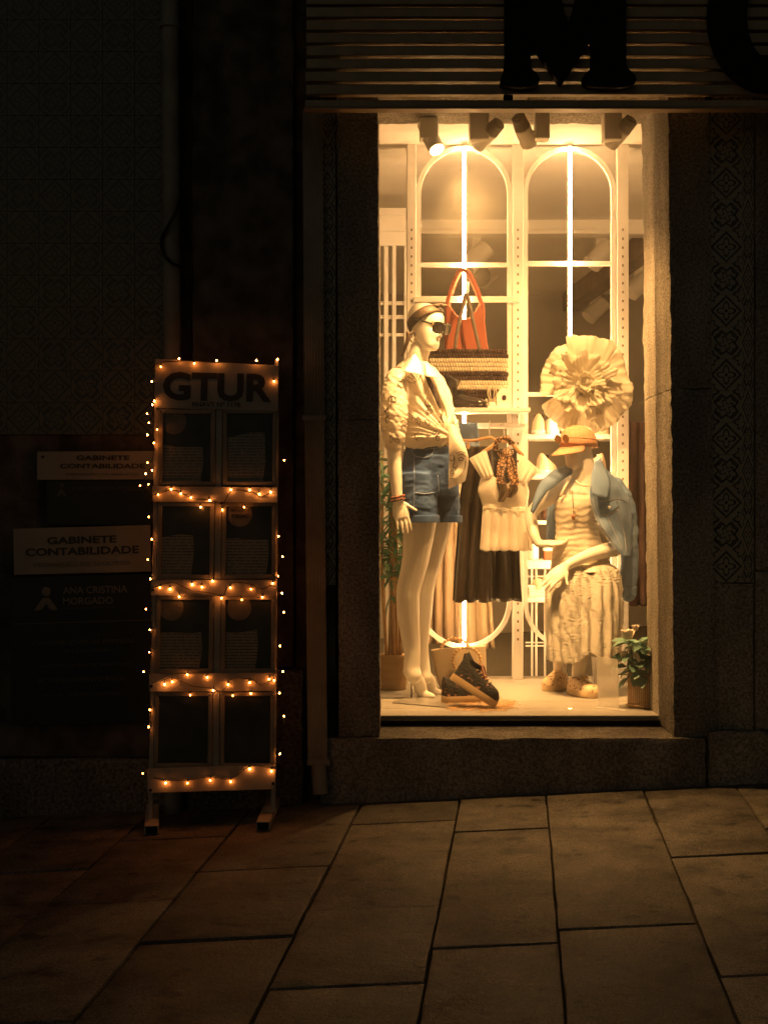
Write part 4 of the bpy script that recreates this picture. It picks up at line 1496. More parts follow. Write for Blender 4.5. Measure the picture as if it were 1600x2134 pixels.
# feet on tiptoe
for (hx, hy, hY), (tx, ty) in (((852, 1398, 4.13), (889, 1455)), ((876, 1400, 4.23), (909, 1449))):
    heel, toe = P(hx, hy, hY), FP(tx, ty)
    ball_ = toe + Vector((-.018, .016, .020))
    tip = toe + Vector((.030, -.035, .013))
    q = [Vector(a) for a in spline([tuple(heel), tuple(heel * .5 + ball_ * .5 + Vector((.008, -.004, .012))), tuple(ball_), tuple(tip)], 14)]
    b.tube(q, [.026, .027, .028, .029, .030, .031, .032, .031, .029, .026, .023, .020, .017, .012], 14, flat=.8, dome=True)
    b.tube([heel, heel * .6 + ball_ * .4], [.030, .026], 12, dome=True)
# near arm
limb(b, [(826, 800, 4.06, 26), (820, 850, 4.03, 23), (818, 905, 4.02, 19), (820, 935, 4.01, 15.5), (824, 985, 4.00, 13.5), (828, 1035, 3.99, 10.5)])
hand(b, P(829, 1043, 3.99), (.23, -.05, -1), (.25, -1, 0), .168, -1, .10, .10)
# far arm, hand in the pocket
limb(b, [(905, 800, 4.24, 24), (925, 860, 4.24, 21), (940, 915, 4.21, 17), (938, 955, 4.17, 14), (925, 985, 4.12, 11)])
me = fuse(b, .0042, 3)
mesh_obj('body', me, 'mannequin', SM)
# far-heel rods
for p0 in (P(857, 1425, 4.15), P(884, 1428, 4.25)):
    MB().tube([p0, Vector((p0.x, p0.y, FLOOR + .004))], .004, 8).build('heel_rod', 'steel', SM, smooth=True)
cnr = [FP(817, 1466), FP(868, 1447), FP(992, 1457), FP(945, 1477)]
MB().prism([p + Vector((0, 0, .001)) for p in cnr], (0, 0, .0045)).build('base_plate', 'steel', SM, bevel=.001)

# shorts
s = MB()
def ellipse_loft(mb, rows, n=40, cap=True, wob=0, ws=14):
    """rows: (py, px_left, px_right, Y, half depth m)"""
    rr = spline(rows, (len(rows) - 1) * 6 + 1)
    rings = []
    for py, xl, xr, Y, dp in rr:
        c = P((xl + xr) / 2, py, Y)
        hw = (xr - xl) / 2 * (Y + DY) / FPX
        ring = []
        for k in range(n):
            t = 2 * math.pi * k / n
            p = c + Vector((hw * math.cos(t), dp * math.sin(t), 0))
            if wob:
                d = noise.noise(p * ws) * wob
                p += Vector((math.cos(t), math.sin(t), 0)) * d
            ring.append(p)
        rings.append(ring)
    return mb.loft(rings, cap=cap)
ellipse_loft(s, [(918, 848, 944, 4.15, .098), (940, 842, 948, 4.15, .105), (975, 836, 952, 4.15, .115), (1010, 834, 955, 4.15, .118), (1032, 836, 953, 4.15, .110)])
ellipse_loft(s, [(985, 834, 908, 4.09, .085), (1030, 832, 911, 4.085, .088), (1087, 833, 914, 4.08, .090)])
ellipse_loft(s, [(985, 882, 954, 4.21, .085), (1030, 892, 957, 4.21, .086), (1087, 898, 960, 4.21, .086)])
sme = fuse(s, .006, 6)
displace(sme, lambda p: noise.noise(p * 13) * .0060 + noise.noise(p * Vector((40, 40, 70))) * .0022 + noise.noise(p * Vector((12, 12, 60))) * .002)
sh = mesh_obj('shorts', sme, 'denim_dark', SM)
sb = bvh_of(sme)
for pix, w in (([(858, 936), (862, 948), (878, 953), (895, 951), (903, 940), (904, 928)], .0016), ([(863, 955), (863, 1000), (863, 1040), (862, 1083)], .0014), ([(836, 1077), (870, 1079), (910, 1078)], .0018), ([(915, 1079), (935, 1080), (957, 1080)], .0018),
               ([(912, 990), (914, 1030), (915, 1082)], .002), ([(846, 931), (880, 936), (905, 934), (940, 930)], .0018), ([(866, 1027), (885, 1029), (905, 1026)], .0022)):
    r_ = ribbon(sb, pix, w, .001)
    if r_:
        r_.build('seam', 'stitch', sh, smooth=True)
for xl, xr, Yh, dp in ((831.5, 915, 4.08, .0925), (897, 961.5, 4.21, .0885)):
    drape([(1074, xl, xr, Yh, dp), (1088.5, xl - .5, xr + .5, Yh, dp + .001)], n=60, folds=4, amp=.0015).build('hem', 'denim_dark', sh, smooth=True, solid=.005)
# shirt
t_ = MB()
ellipse_loft(t_, [(752, 852, 884, 4.15, .055), (764, 828, 900, 4.15, .085), (782, 812, 918, 4.15, .115), (820, 810, 928, 4.14, .120), (860, 818, 937, 4.14, .116), (892, 830, 943, 4.14, .114), (912, 836, 944, 4.14, .114), (926, 842, 941, 4.14, .108), (934, 850, 934, 4.14, .098)], wob=.010, ws=11)
limb(t_, [(826, 788, 4.07, 22), (823, 812, 4.04, 27), (822, 850, 4.015, 28), (821, 890, 4.005, 27), (820, 915, 4.00, 24), (820, 927, 4.00, 19)])
limb(t_, [(906, 800, 4.22, 22), (924, 850, 4.22, 21), (936, 900, 4.19, 19), (943, 930, 4.16, 19), (944, 948, 4.14, 15)])
tme = fuse(t_, .0048, 5)
def folds(p):
    # creases fan out from the knot at the waist; the sleeve has rings of soft rumples
    k = KNOT
    dx, dz = p.x - k.x, p.z - k.z
    th = math.atan2(dz, -dx + 1e-6)
    r = math.hypot(dx, dz)
    s_ = 1 / (1 + math.exp((p.x - SLX) * 120))
    fan = 1 - abs(noise.noise(Vector((th * 5.2 + noise.noise(p * 9) * .35, r * 1.6, 4)))) * 2.6
    fan2 = 1 - abs(noise.noise(Vector((th * 11 + noise.noise(p * 14) * .5, r * 3.0, 9)))) * 2.4
    a = (.0105 * fan + .0045 * fan2) * (math.exp(-(r / .30) ** 2) * .9 + .22)
    sl1 = 1 - abs(noise.noise(p * Vector((17, 17, 34)) + Vector((0, 0, p.x * 20)))) * 2.4
    b_ = .0045 * sl1 + .0022 * (1 - abs(noise.noise(p * Vector((30, 30, 62)))) * 2.2)
    return a * (1 - s_) + b_ * s_ + noise.noise(p * Vector((10, 10, 14))) * .006 - .004
KNOT = P(938, 908, 4.04)
SLX = P(842, 850, 4.03).x
displace(tme, folds)
shirt = mesh_obj('shirt', tme, 'shirt', SM)
tb = bvh_of(tme)
# the tail that hangs out over the shorts
tail = sheet([(932, 885, 4.02), (936, 930, 4.01), (934, 980, 4.02), (934, 1020, 4.03)], [(948, 885, 4.05), (966, 925, 4.03), (976, 955, 4.04), (970, 1003, 4.05)], 22, 14, .028, .010, 15, 3)
for k, (x, y, zz) in enumerate(tail.v):
    pass
tl_o = tail.build('shirt_tail', 'shirt', SM, smooth=True, solid=.003, subsurf=1)
tlb = bvh_of(tl_o.data)
face_lines = [[(937, 951), (941, 947), (946, 949), (946, 957), (941, 960), (937, 956)], [(953, 950), (959, 946), (966, 948), (969, 952)], [(954, 957), (959, 953), (965, 956), (960, 960), (955, 958)], [(947, 952), (947, 962), (944, 972), (949, 974), (953, 970)],
              [(938, 984), (942, 980), (946, 983), (943, 988), (938, 985)], [(938, 997), (948, 997), (960, 988), (967, 975), (969, 960)], [(950, 946), (958, 941), (968, 944)]]
for fl_ in face_lines:
    r_ = ribbon(tlb, fl_, .0016, .0035, fallback=4.02)
    if r_:
        r_.build('print_line', 'ink', tl_o, smooth=True)
srng = random.Random(11)
def squiggle(cx, cy, r, ph):
    n = srng.randint(9, 13)
    pts = []
    for k in range(n):
        a = ph + k * srng.uniform(.7, 1.15)
        rr = r * srng.uniform(.35, 1.0)
        pts.append((cx + rr * math.cos(a) * .8, cy + rr * math.sin(a)))
    return pts
for cx, cy, r in ((818, 835, 13), (858, 790, 14), (872, 785, 9), (806, 860, 10), (808, 875, 9), (855, 868, 11), (842, 882, 11), (892, 838, 12), (895, 855, 12), (872, 877, 10), (890, 880, 9), (912, 912, 8), (850, 912, 10), (868, 912, 9), (815, 915, 8), (826, 918, 8), (835, 800, 12), (918, 875, 10), (905, 900, 8), (842, 940, 7)):
    r_ = ribbon(tb, squiggle(cx, cy, r, srng.uniform(0, 6)), .0011, .0014, n=48, fallback=4.05)
    if r_:
        r_.build('print_line', 'ink', shirt, smooth=True)
# collar, lapels, dark top in the V of the neck
def patch(bvh, poly_rows, off, name, m, par, nu=10, nv=6, solid=.003, lift=0):
    """sheet laid on a surface, between two pixel paths"""
    a, b_ = spline(poly_rows[0], nu), spline(poly_rows[1], nu)
    def fn(u, v):
        k = int(round(u * (nu - 1)))
        q = a[k] * (1 - v) + b_[k] * v
        p = onsurf(bvh, q[0], q[1], off)
        return p
    g = MB().grid(fn, nu, nv)
    return g.build(name, m, par, smooth=True, solid=solid)
def sheet3(pa, pb, name, m, par, nu=10, nv=6, solid=.003, bulge=.0):
    return sheet(pa, pb, nu, nv, bulge).build(name, m, par, smooth=True, solid=solid)
sheet3([(858, 742, 4.07), (850, 757, 4.035), (840, 774, 3.985)], [(865, 738, 4.06), (877, 760, 4.01), (879, 783, 3.985)], 'collar', 'collar', shirt, bulge=.006)
sheet3([(884, 758, 4.06), (886, 768, 4.03), (887, 784, 4.0)], [(889, 752, 4.08), (900, 768, 4.05), (911, 788, 4.01)], 'collar', 'shirt', shirt, bulge=.006)
patch(tb, ([(884, 782), (894, 808), (906, 832), (915, 850)], [(894, 786), (906, 808), (914, 830), (917, 850)]), .004, 'dark_top', 'black_top', shirt)
patch(tb, ([(895, 780), (908, 808), (922, 845), (936, 890)], [(907, 782), (922, 808), (936, 845), (947, 888)]), .007, 'placket', 'shirt', shirt, 14, 5)
patch(tb, ([(872, 775), (886, 805), (902, 838), (916, 868)], [(883, 780), (893, 806), (908, 838), (921, 866)]), .006, 'placket', 'shirt', shirt, 14, 5)

# head things
hm = MB()
head_mb(hm, hc, R(52), R(12), .97)
hme = hm.mesh('h')
recalc(hme)
hb = bvh_of(hme)
def band(c0, a, s_, nrm, w, off, t0=0, t1=360, n=48, nw=5):
    rows = []
    for i in range(n):
        t = R(t0 + (t1 - t0) * i / (n - 1))
        row = []
        for j in range(nw):
            o_ = c0 + nrm * (w * (j / (nw - 1) - .5))
            d = a * math.cos(t) + s_ * math.sin(t)
            # from outside inwards, so that the outer skin is met
            h = hb.ray_cast(o_ + d * .4, -d)
            p = h[0] if h[0] is not None else o_ + d * .05
            puff = off * (1 + .5 * math.sin(math.pi * j / (nw - 1)) + .35 * noise.noise(Vector((t * 5, j, 1))))
            row.append(p + d * puff)
        rows.append(row)
    return MB().grid(lambda u, v: rows[int(round(u * (n - 1)))][int(round(v * (nw - 1)))], n, nw)
a_ = (hf * -.72 - hu * .70).normalized()
nrm = a_.cross(hs).normalized()
bd = band(hc + hu * .038 - hf * .002, a_, hs, nrm, .050, .005)
bd.build('headscarf', 'scarf_brown', SM, smooth=True, solid=.003)
kn = L2W(-.088, .0, -.050)
MB().ball(kn, .016, 12, 8, (1, 1, .8)).build('scarf_knot', 'scarf_brown', SM, smooth=True)
sheet([(846, 690, 4.06), (846, 708, 4.05), (840, 728, 4.06), (836, 742, 4.06)], [(856, 692, 4.05), (853, 710, 4.045), (845, 730, 4.05), (838, 744, 4.05)], 12, 4, .004, .004, 30).build('scarf_tail', 'scarf_brown', SM, smooth=True, solid=.003)
for dx_, dz_, rr_ in ((-.010, .004, .013), (.014, .010, .012), (.002, .012, .010)):
    MB().ball(L2W(.066 + dx_, -.004 + dx_, .100 + dz_), rr_, 12, 8, (1.5, 1.0, .75)).build('scarf_bow', 'scarf_brown', SM, smooth=True)
# sunglasses
sg = MB()
glasses = thing('sunglasses', 'dark wrap sunglasses worn by the standing mannequin', 'sunglasses', L2W(.1, 0, 0))
for sd in (-1, 1):
    ring_o, lens = [], []
    for k in range(20):
        t = 2 * math.pi * k / 20
        cx_, cz_ = math.cos(t), math.sin(t)
        x_ = math.copysign(abs(cx_) ** .62, cx_) * .032
        z_ = math.copysign(abs(cz_) ** .62, cz_) * .0245
        ring_o.append(L2W(.112 - abs(sd * .036 + x_) * .22, sd * .036 + x_, .004 + z_))
    MB().tube(ring_o + [ring_o[0], ring_o[1]], .0042, 8).build('rim', 'black_plastic', glasses, smooth=True)
    MB().prism(ring_o, hf * -.002).build('lens', 'lens_dark', glasses)
    MB().tube([L2W(.098, sd * .068, .016), L2W(.06, sd * .078, .020), L2W(-.005, sd * .083, .024), L2W(-.03, sd * .08, .012)], [.0045, .004, .003, .0025], 8).build('temple', 'black_plastic', glasses, smooth=True)
    MB().ball(L2W(.096, sd * .069, .016), .0045, 8, 6).build('hinge', 'gold', glasses, smooth=True)
MB().tube([L2W(.108, -.010, .010), L2W(.113, 0, .013), L2W(.108, .010, .010)], .0035, 8).build('bridge', 'black_plastic', glasses, smooth=True)
# hoop earring, bracelet
er = [P(860 + 6.0 * math.cos(t), 702 + 11.5 * math.sin(t), 4.03 + .012 * math.cos(t)) for t in np.linspace(0, 2 * math.pi, 24)]
tag(MB().tube(er, .0036, 8).build('earring', 'scarf_brown', None, smooth=True), 'dark hoop earring on the standing mannequin', 'earring')
br = thing('bracelet', 'red and dark bead bracelet on the wrist of the standing mannequin', 'bracelet', P(829, 1040, 3.99))
cw = P(828.5, 1038, 3.99)
for row in range(2):
    for k in range(18):
        t = 2 * math.pi * k / 18
        MB().ball(cw + Vector((.030 * math.cos(t), .028 * math.sin(t), -.008 + .014 * row + .006 * math.cos(t))), .0062, 6, 5).build('bead', 'beads' if k % 3 else 'scarf_brown', br, smooth=True)

# ------------------------------------------------------------ seated mannequin
M['tank'] = mat('ruched_tank', (0.66, 0.59, 0.49), 0.75, (0.60, 0.53, 0.43), 9, bump=.3, bscale=90)
def knit_material():
    m, nt, bs = new_mat('crinkle_knit')
    N, L = nt.nodes, nt.links
    bs.inputs['Roughness'].default_value = .85
    bs.inputs['Specular IOR Level'].default_value = .2
    tc = N.new('ShaderNodeTexCoord')
    mp = N.new('ShaderNodeMapping')
    mp.inputs['Scale'].default_value = (1, 1, 2.6)
    L.new(tc.outputs['Object'], mp.inputs[0])
    nz = N.new('ShaderNodeTexNoise')
    nz.inputs['Scale'].default_value = 85
    nz.inputs['Detail'].default_value = 3
    nz.inputs['Distortion'].default_value = .6
    L.new(mp.outputs[0], nz.inputs[0])
    w = N.new('ShaderNodeTexWave')
    w.bands_direction = 'Z'
    w.inputs['Scale'].default_value = 52
    w.inputs['Distortion'].default_value = 7
    w.inputs['Detail'].default_value = 3
    w.inputs['Detail Scale'].default_value = 9
    L.new(tc.outputs['Object'], w.inputs[0])
    ad = N.new('ShaderNodeMath')
    ad.operation = 'ADD'
    L.new(nz.outputs['Fac'], ad.inputs[0])
    L.new(w.outputs['Fac'], ad.inputs[1])
    bp = N.new('ShaderNodeBump')
    bp.inputs['Strength'].default_value = .8
    bp.inputs['Distance'].default_value = .006
    L.new(ad.outputs[0], bp.inputs['Height'])
    L.new(bp.outputs[0], bs.inputs['Normal'])
    rp = N.new('ShaderNodeMapRange')
    rp.inputs[1].default_value = .5
    rp.inputs[2].default_value = 1.4
    L.new(ad.outputs[0], rp.inputs[0])
    mx = N.new('ShaderNodeMix')
    mx.data_type = 'RGBA'
    mx.inputs[6].default_value = (.74, .68, .58, 1)
    mx.inputs[7].default_value = (.90, .86, .78, 1)
    L.new(rp.outputs[0], mx.inputs[0])
    L.new(mx.outputs[2], bs.inputs['Base Color'])
    return m
M['knit'] = thin(knit_material(), (.88, .82, .72), .22)
M['cap'] = mat('orange_cap', (0.64, 0.345, 0.20), 0.75, (0.56, 0.28, 0.155), 60, bump=.5, bscale=160)
M['lens_brown'] = mat('brown_lens', (0.24, 0.09, 0.03), 0.08, spec=.8)
M['espadrille'] = mat('tan_espadrille', (0.26, 0.14, 0.07), 0.6, (0.76, 0.56, 0.36), 62, bump=1.0, bscale=62, nlo=.385, nhi=.45)
M['rope_sole'] = weave('rope_sole', (0.52, 0.36, 0.20), (0.70, 0.52, 0.32), 160, bump=.6, dist=.002)

DY = 3.08
SE = thing('mannequin', 'seated pale mannequin in white knit skirt, tank top and denim jacket, with an orange cap', 'mannequin', FP(1200, 1440), 'mannequins in the window')
b = MB()
hc2 = P(1204, 931, 4.19)
L3, f3, s3, u3 = head_mb(b, hc2, R(-50), R(10), .94, nose=False)
limb(b, [(1210, 948, 4.20, 24), (1214, 975, 4.20, 25), (1217, 1000, 4.20, 28), (1213, 1022, 4.21, 40)])
limb(b, [(1209, 1022, 4.22, 42), (1205, 1055, 4.21, 46), (1202, 1090, 4.21, 42), (1203, 1125, 4.22, 42), (1212, 1165, 4.23, 52), (1214, 1190, 4.23, 52)], flat=.72)
limb(b, [(1158, 1024, 4.22, 18), (1212, 1014, 4.22, 25), (1262, 1024, 4.23, 20)])
# arm on the far side of the hanging top: elbow out, hand turned back to the hip
limb(b, [(1156, 1030, 4.22, 17), (1128, 1048, 4.23, 15), (1108, 1070, 4.23, 12.5), (1108, 1095, 4.20, 12.5), (1114, 1118, 4.16, 10.5), (1121, 1132, 4.14, 9)])
hand(b, P(1122, 1133, 4.14), (1, -.15, .05), (.1, -.3, 1), .155, 1, .30, .12)
# near arm lies across the lap
limb(b, [(1266, 1035, 4.25, 18), (1284, 1090, 4.25, 17), (1286, 1138, 4.18, 16.5), (1262, 1147, 4.09, 15.5), (1225, 1158, 4.02, 13.5), (1192, 1172, 3.97, 10.5), (1182, 1178, 3.955, 10)])
hand(b, P(1178, 1181, 3.950), (-.72, -.18, -.62), (-.3, .5, -.8), .165, 1, .32, .14)
# legs: thighs forward, shins down
limb(b, [(1190, 1195, 4.18, 36), (1172, 1214, 4.09, 25), (1166, 1260, 4.04, 22), (1166, 1330, 4.10, 19), (1166, 1390, 4.22, 14), (1164, 1410, 4.23, 14)])
limb(b, [(1238, 1198, 4.18, 36), (1250, 1216, 4.08, 25), (1236, 1262, 4.02, 22), (1218, 1330, 4.01, 18), (1206, 1390, 3.99, 15), (1206, 1422, 3.99, 15)])
me = fuse(b, .0045, 4)
mesh_obj('body', me, 'mannequin', SE)
# tank top
t_ = MB()
ellipse_loft(t_, [(1032, 1160, 1246, 4.205, .112), (1048, 1156, 1252, 4.20, .126), (1075, 1156, 1249, 4.20, .122), (1105, 1158, 1246, 4.205, .112), (1135, 1152, 1255, 4.21, .118), (1165, 1148, 1268, 4.215, .128), (1192, 1146, 1278, 4.22, .136)], n=72, cap=True)
tme2 = fuse(t_, .005, 3)
def ruche(p):
    ph = p.z * 210 + 5 * noise.noise(p * 7) + 2.5 * noise.noise(p * 18)
    return math.sin(ph) * .0017 * (.5 + .8 * abs(noise.noise(p * 6))) + noise.noise(p * 22) * .0025
displace(tme2, ruche)
tank = mesh_obj('tank_top', tme2, 'tank', SE)
kb = bvh_of(tme2)
for pa, pb in (([(1164, 1036, 4.12), (1172, 1018, 4.11), (1182, 1000, 4.15)], [(1169, 1036, 4.11), (1177, 1018, 4.10), (1187, 1000, 4.14)]), ([(1238, 1036, 4.12), (1240, 1018, 4.11), (1238, 1000, 4.15)], [(1243, 1036, 4.12), (1245, 1018, 4.11), (1243, 1000, 4.15)])):
    sheet3(pa, pb, 'strap', 'tank', tank, 8, 3)
# peplum frill at the hip
def skirt_dip(t, g):
    # hem rises between the shins, front side only
    fr = max(0, -math.sin(t))
    x = math.cos(t)
    return (.050 * math.exp(-((x - .05) / .30) ** 2) * fr - .03 * math.exp(-((x - .72) / .22) ** 2) * fr) * max(0, g - .55) / .45
def crinkle(p):
    """gathered knit: upright cords crossed by fine ridges"""
    a = noise.noise(p * Vector((28, 20, 9)))
    cord = math.sin((p.x + .35 * p.y) * 170 + 5 * noise.noise(p * Vector((6, 6, 10))))
    ridge = math.sin(p.z * 520 + 6 * noise.noise(p * 22))
    return .0022 * cord + ridge * .0028 * (.55 + .45 * cord) + noise.noise(p * Vector((70, 70, 140))) * .0030 + a * .005
def skirt_shape(t, g):
    return 0
sk2 = drape([(1173, 1196, 1250, 4.17, .030), (1176, 1172, 1268, 4.16, .095), (1183, 1157, 1280, 4.145, .145), (1196, 1147, 1288, 4.13, .168), (1214, 1142, 1291, 4.11, .175), (1245, 1139, 1292, 4.075, .178), (1290, 1139, 1292, 4.045, .178), (1335, 1142, 1290, 4.015, .180), (1376, 1146, 1287, 3.99, .180)], n=300, folds=19, amp=.011, seed=1.3, grow=.5, dip=skirt_dip, crk=crinkle, per=22, lobes=.030, top_cap=True)
sk2.build('skirt', 'knit', SE, smooth=True, solid=.004)
frill = drape([(1176, 1176, 1272, 4.16, .135), (1190, 1160, 1286, 4.14, .165)], n=120, folds=11, amp=.007, seed=.4, grow=.5)
frill.build('top_hem', 'tank', tank, smooth=True, solid=.003)

# jacket
JK = thing('denim_jacket', 'light blue denim jacket draped over the shoulders of the seated mannequin', 'jacket', P(1270, 1240, 4.2))
jp = sheet([(1237, 968, 4.12), (1231, 1000, 4.075), (1229, 1035, 4.045), (1240, 1075, 4.03), (1264, 1120, 4.035), (1297, 1158, 4.055)], [(1247, 964, 4.22), (1276, 990, 4.22), (1301, 1018, 4.21), (1313, 1062, 4.20), (1317, 1112, 4.19), (1314, 1158, 4.18)], 44, 32, .040, .014, 12, 2)
jpo = jp.build('front_panel', 'denim_light', JK, smooth=True, solid=.004, subsurf=1)
jb = bvh_of(jpo.data)
sheet([(1240, 960, 4.08), (1233, 985, 4.035), (1231, 1006, 4.01), (1233, 1031, 4.0)], [(1250, 956, 4.15), (1264, 985, 4.085), (1271, 1010, 4.05), (1265, 1042, 4.015)], 12, 8, .010, .003, 20, 1).build('collar', 'denim_light', JK, smooth=True, solid=.005)
patch(jb, ([(1245, 1062), (1262, 1052), (1282, 1042)], [(1250, 1071), (1270, 1068), (1288, 1058)]), .006, 'pocket_flap', 'denim_light', JK)
MB().ball(onsurf(jb, 1266, 1058, .010), .0085, 12, 8, (1, .5, 1)).build('button', 'collar', JK, smooth=True)
for pix in ([(1234, 1040), (1245, 1076), (1268, 1118), (1296, 1150)], [(1262, 1072), (1272, 1095), (1284, 1120), (1297, 1145)], [(1284, 1062), (1293, 1090), (1300, 1120), (1303, 1150)], [(1246, 1063), (1263, 1073), (1289, 1059)], [(1240, 1000), (1258, 1020), (1262, 1036)], [(1248, 1046), (1270, 1042), (1290, 1040), (1308, 1048)]):
    r_ = ribbon(jb, pix, .0016, .003, fallback=4.1)
    if r_:
        r_.build('seam', 'fray', JK, smooth=True)
frg = random.Random(2)
fm = MB()
edge = spline([(1230, 1036, 4.04), (1240, 1075, 4.025), (1264, 1120, 4.03), (1296, 1157, 4.05)], 70)
for q in edge:
    p = P(*q)
    e = p + Vector((frg.uniform(-.014, .004), frg.uniform(-.012, .004), frg.uniform(-.016, .004)))
    fm.tube([p, e], [.0010, .0006], 4)
fo = fm.build('fray', 'fray', JK)
fo['kind'] = 'stuff'
sl_ = MB()
limb(sl_, [(1280, 1012, 4.245, 19), (1297, 1045, 4.255, 22), (1306, 1090, 4.26, 22), (1310, 1140, 4.25, 20), (1310, 1190, 4.24, 18), (1308, 1238, 4.23, 16)])
slm = fuse(sl_, .006, 3)
displace(slm, lambda p: noise.noise(p * Vector((14, 14, 24))) * .008 + noise.noise(p * 45) * .0018)
mesh_obj('sleeve', slm, 'denim_light', JK)
cf = drape([(1222, 1292, 1325, 4.235, .040), (1242, 1292, 1324, 4.23, .040)], n=40, folds=3, amp=.002)
cf.build('cuff', 'denim_light', JK, smooth=True, solid=.006)
sheet([(1192, 968, 4.20), (1172, 972, 4.19), (1148, 984, 4.17), (1126, 1006, 4.155), (1112, 1038, 4.15), (1105, 1066, 4.155)], [(1190, 988, 4.15), (1172, 1000, 4.135), (1154, 1014, 4.125), (1138, 1026, 4.12), (1124, 1048, 4.125), (1110, 1070, 4.14)], 22, 9, .022, .008, 14, 5).build('far_panel', 'denim_light', JK, smooth=True, solid=.005)
sheet([(1140, 1036, 4.33), (1138, 1080, 4.33), (1138, 1135, 4.33)], [(1170, 1036, 4.31), (1169, 1080, 4.31), (1166, 1142, 4.32)], 14, 8, .02, .008, 12, 7).build('back_panel', 'denim_light', JK, smooth=True, solid=.004)
# necklace
nk = [P(x, y, Y) for x, y, Y in ((1200, 1003, 4.125), (1205, 1008, 4.105), (1215, 1012, 4.095), (1228, 1012, 4.095), (1238, 1006, 4.115))]
nk = [Vector(a) for a in spline([tuple(a) for a in nk], 22)]
NK = thing('necklace', 'beaded necklace with a dark drop pendant on the seated mannequin', 'necklace', nk[10])
for k, p in enumerate(nk):
    MB().ball(p, .0045, 6, 5).build('bead', 'espadrille' if k % 2 else 'collar', NK, smooth=True)
ch = [onsurf(kb, x, y, .004, 4.09) for x, y in ((1193, 1040), (1194, 1050), (1195, 1062), (1195, 1070))]
MB().tube([P(1192, 1022, 4.105)] + ch, .0018, 6).build('chain', 'scarf_brown', NK, smooth=True)
c = onsurf(kb, 1195, 1077, .010, 4.08)
MB().ball(c, .013, 10, 8, (.75, .5, 1.2)).build('pendant', 'lens_brown', NK, smooth=True)
MB().tube([c + Vector((.018 * math.cos(t), -.004, .022 + .014 * math.sin(t))) for t in np.linspace(0, 2 * math.pi, 20)], .0018, 6).build('ring', 'espadrille', NK, smooth=True)

# cap with glasses on it
CAPT = thing('cap', 'orange peaked cap on the seated mannequin', 'cap', hc2 + u3 * .02)
cp = MB()
rows = []
for i in range(14):
    a = R(90 * i / 13)
    ring = []
    for k in range(40):
        t = 2 * math.pi * k / 40
        rr = math.cos(a) ** .75
        puff = 1.0 + .015 * noise.noise(Vector((math.cos(t) * 2, math.sin(t) * 2, a * 2)))
        f_ = (-.006 + .103 * math.cos(t) * rr) * puff
        s_ = .086 * math.sin(t) * rr * puff
        u_ = .020 - .022 * math.cos(t) * (1 - a / R(90)) * -1 * .4 + .088 * math.sin(a)
        if i == 0:
            u_ -= .012
        ring.append(L3(f_, s_, u_ - .012 * (1 - math.cos(t)) * (1 - a / R(90))))
    rows.append(ring)
cp.loft(rows, cap=False)
cp.build('crown', 'cap', CAPT, smooth=True, solid=.003)
def brim(u, v):
    t = R(-66 + 132 * u)
    r0f, r0s = .098, .084
    ext = .088 * math.cos(t) ** .9 * v
    return L3(-.006 + (r0f + ext * 1.0) * math.cos(t), (r0s + ext * .18) * math.sin(t), .012 - .030 * v * math.cos(t) - .020 * math.sin(t) ** 2 * v)
MB().grid(brim, 26, 8).build('peak', 'cap', CAPT, smooth=True, solid=.004)
SG2 = thing('sunglasses', 'small round brown sunglasses pushed up on the orange cap', 'sunglasses', L3(.1, 0, .05))
for sd in (-1, 1):
    cc = L3(.112, sd * .027, .056)
    ring_o = [cc + (s3 * math.cos(t) + u3 * math.sin(t)) * .0195 for t in np.linspace(0, 2 * math.pi, 25)[:-1]]
    MB().prism(ring_o, f3 * -.002).build('lens', 'lens_brown', SG2)
    MB().tube(ring_o + ring_o[:2], .0022, 6).build('rim', 'scarf_brown', SG2, smooth=True)
    MB().tube([L3(.110, sd * .046, .060), L3(.075, sd * .088, .052), L3(.0, sd * .098, .036), L3(-.05, sd * .092, .022), L3(-.062, sd * .086, -.006)], .0018, 6).build('temple', 'scarf_brown', SG2, smooth=True)
MB().tube([L3(.112, -.009, .058), L3(.116, 0, .062), L3(.112, .009, .058)], .0018, 6).build('bridge', 'gold', SG2, smooth=True)

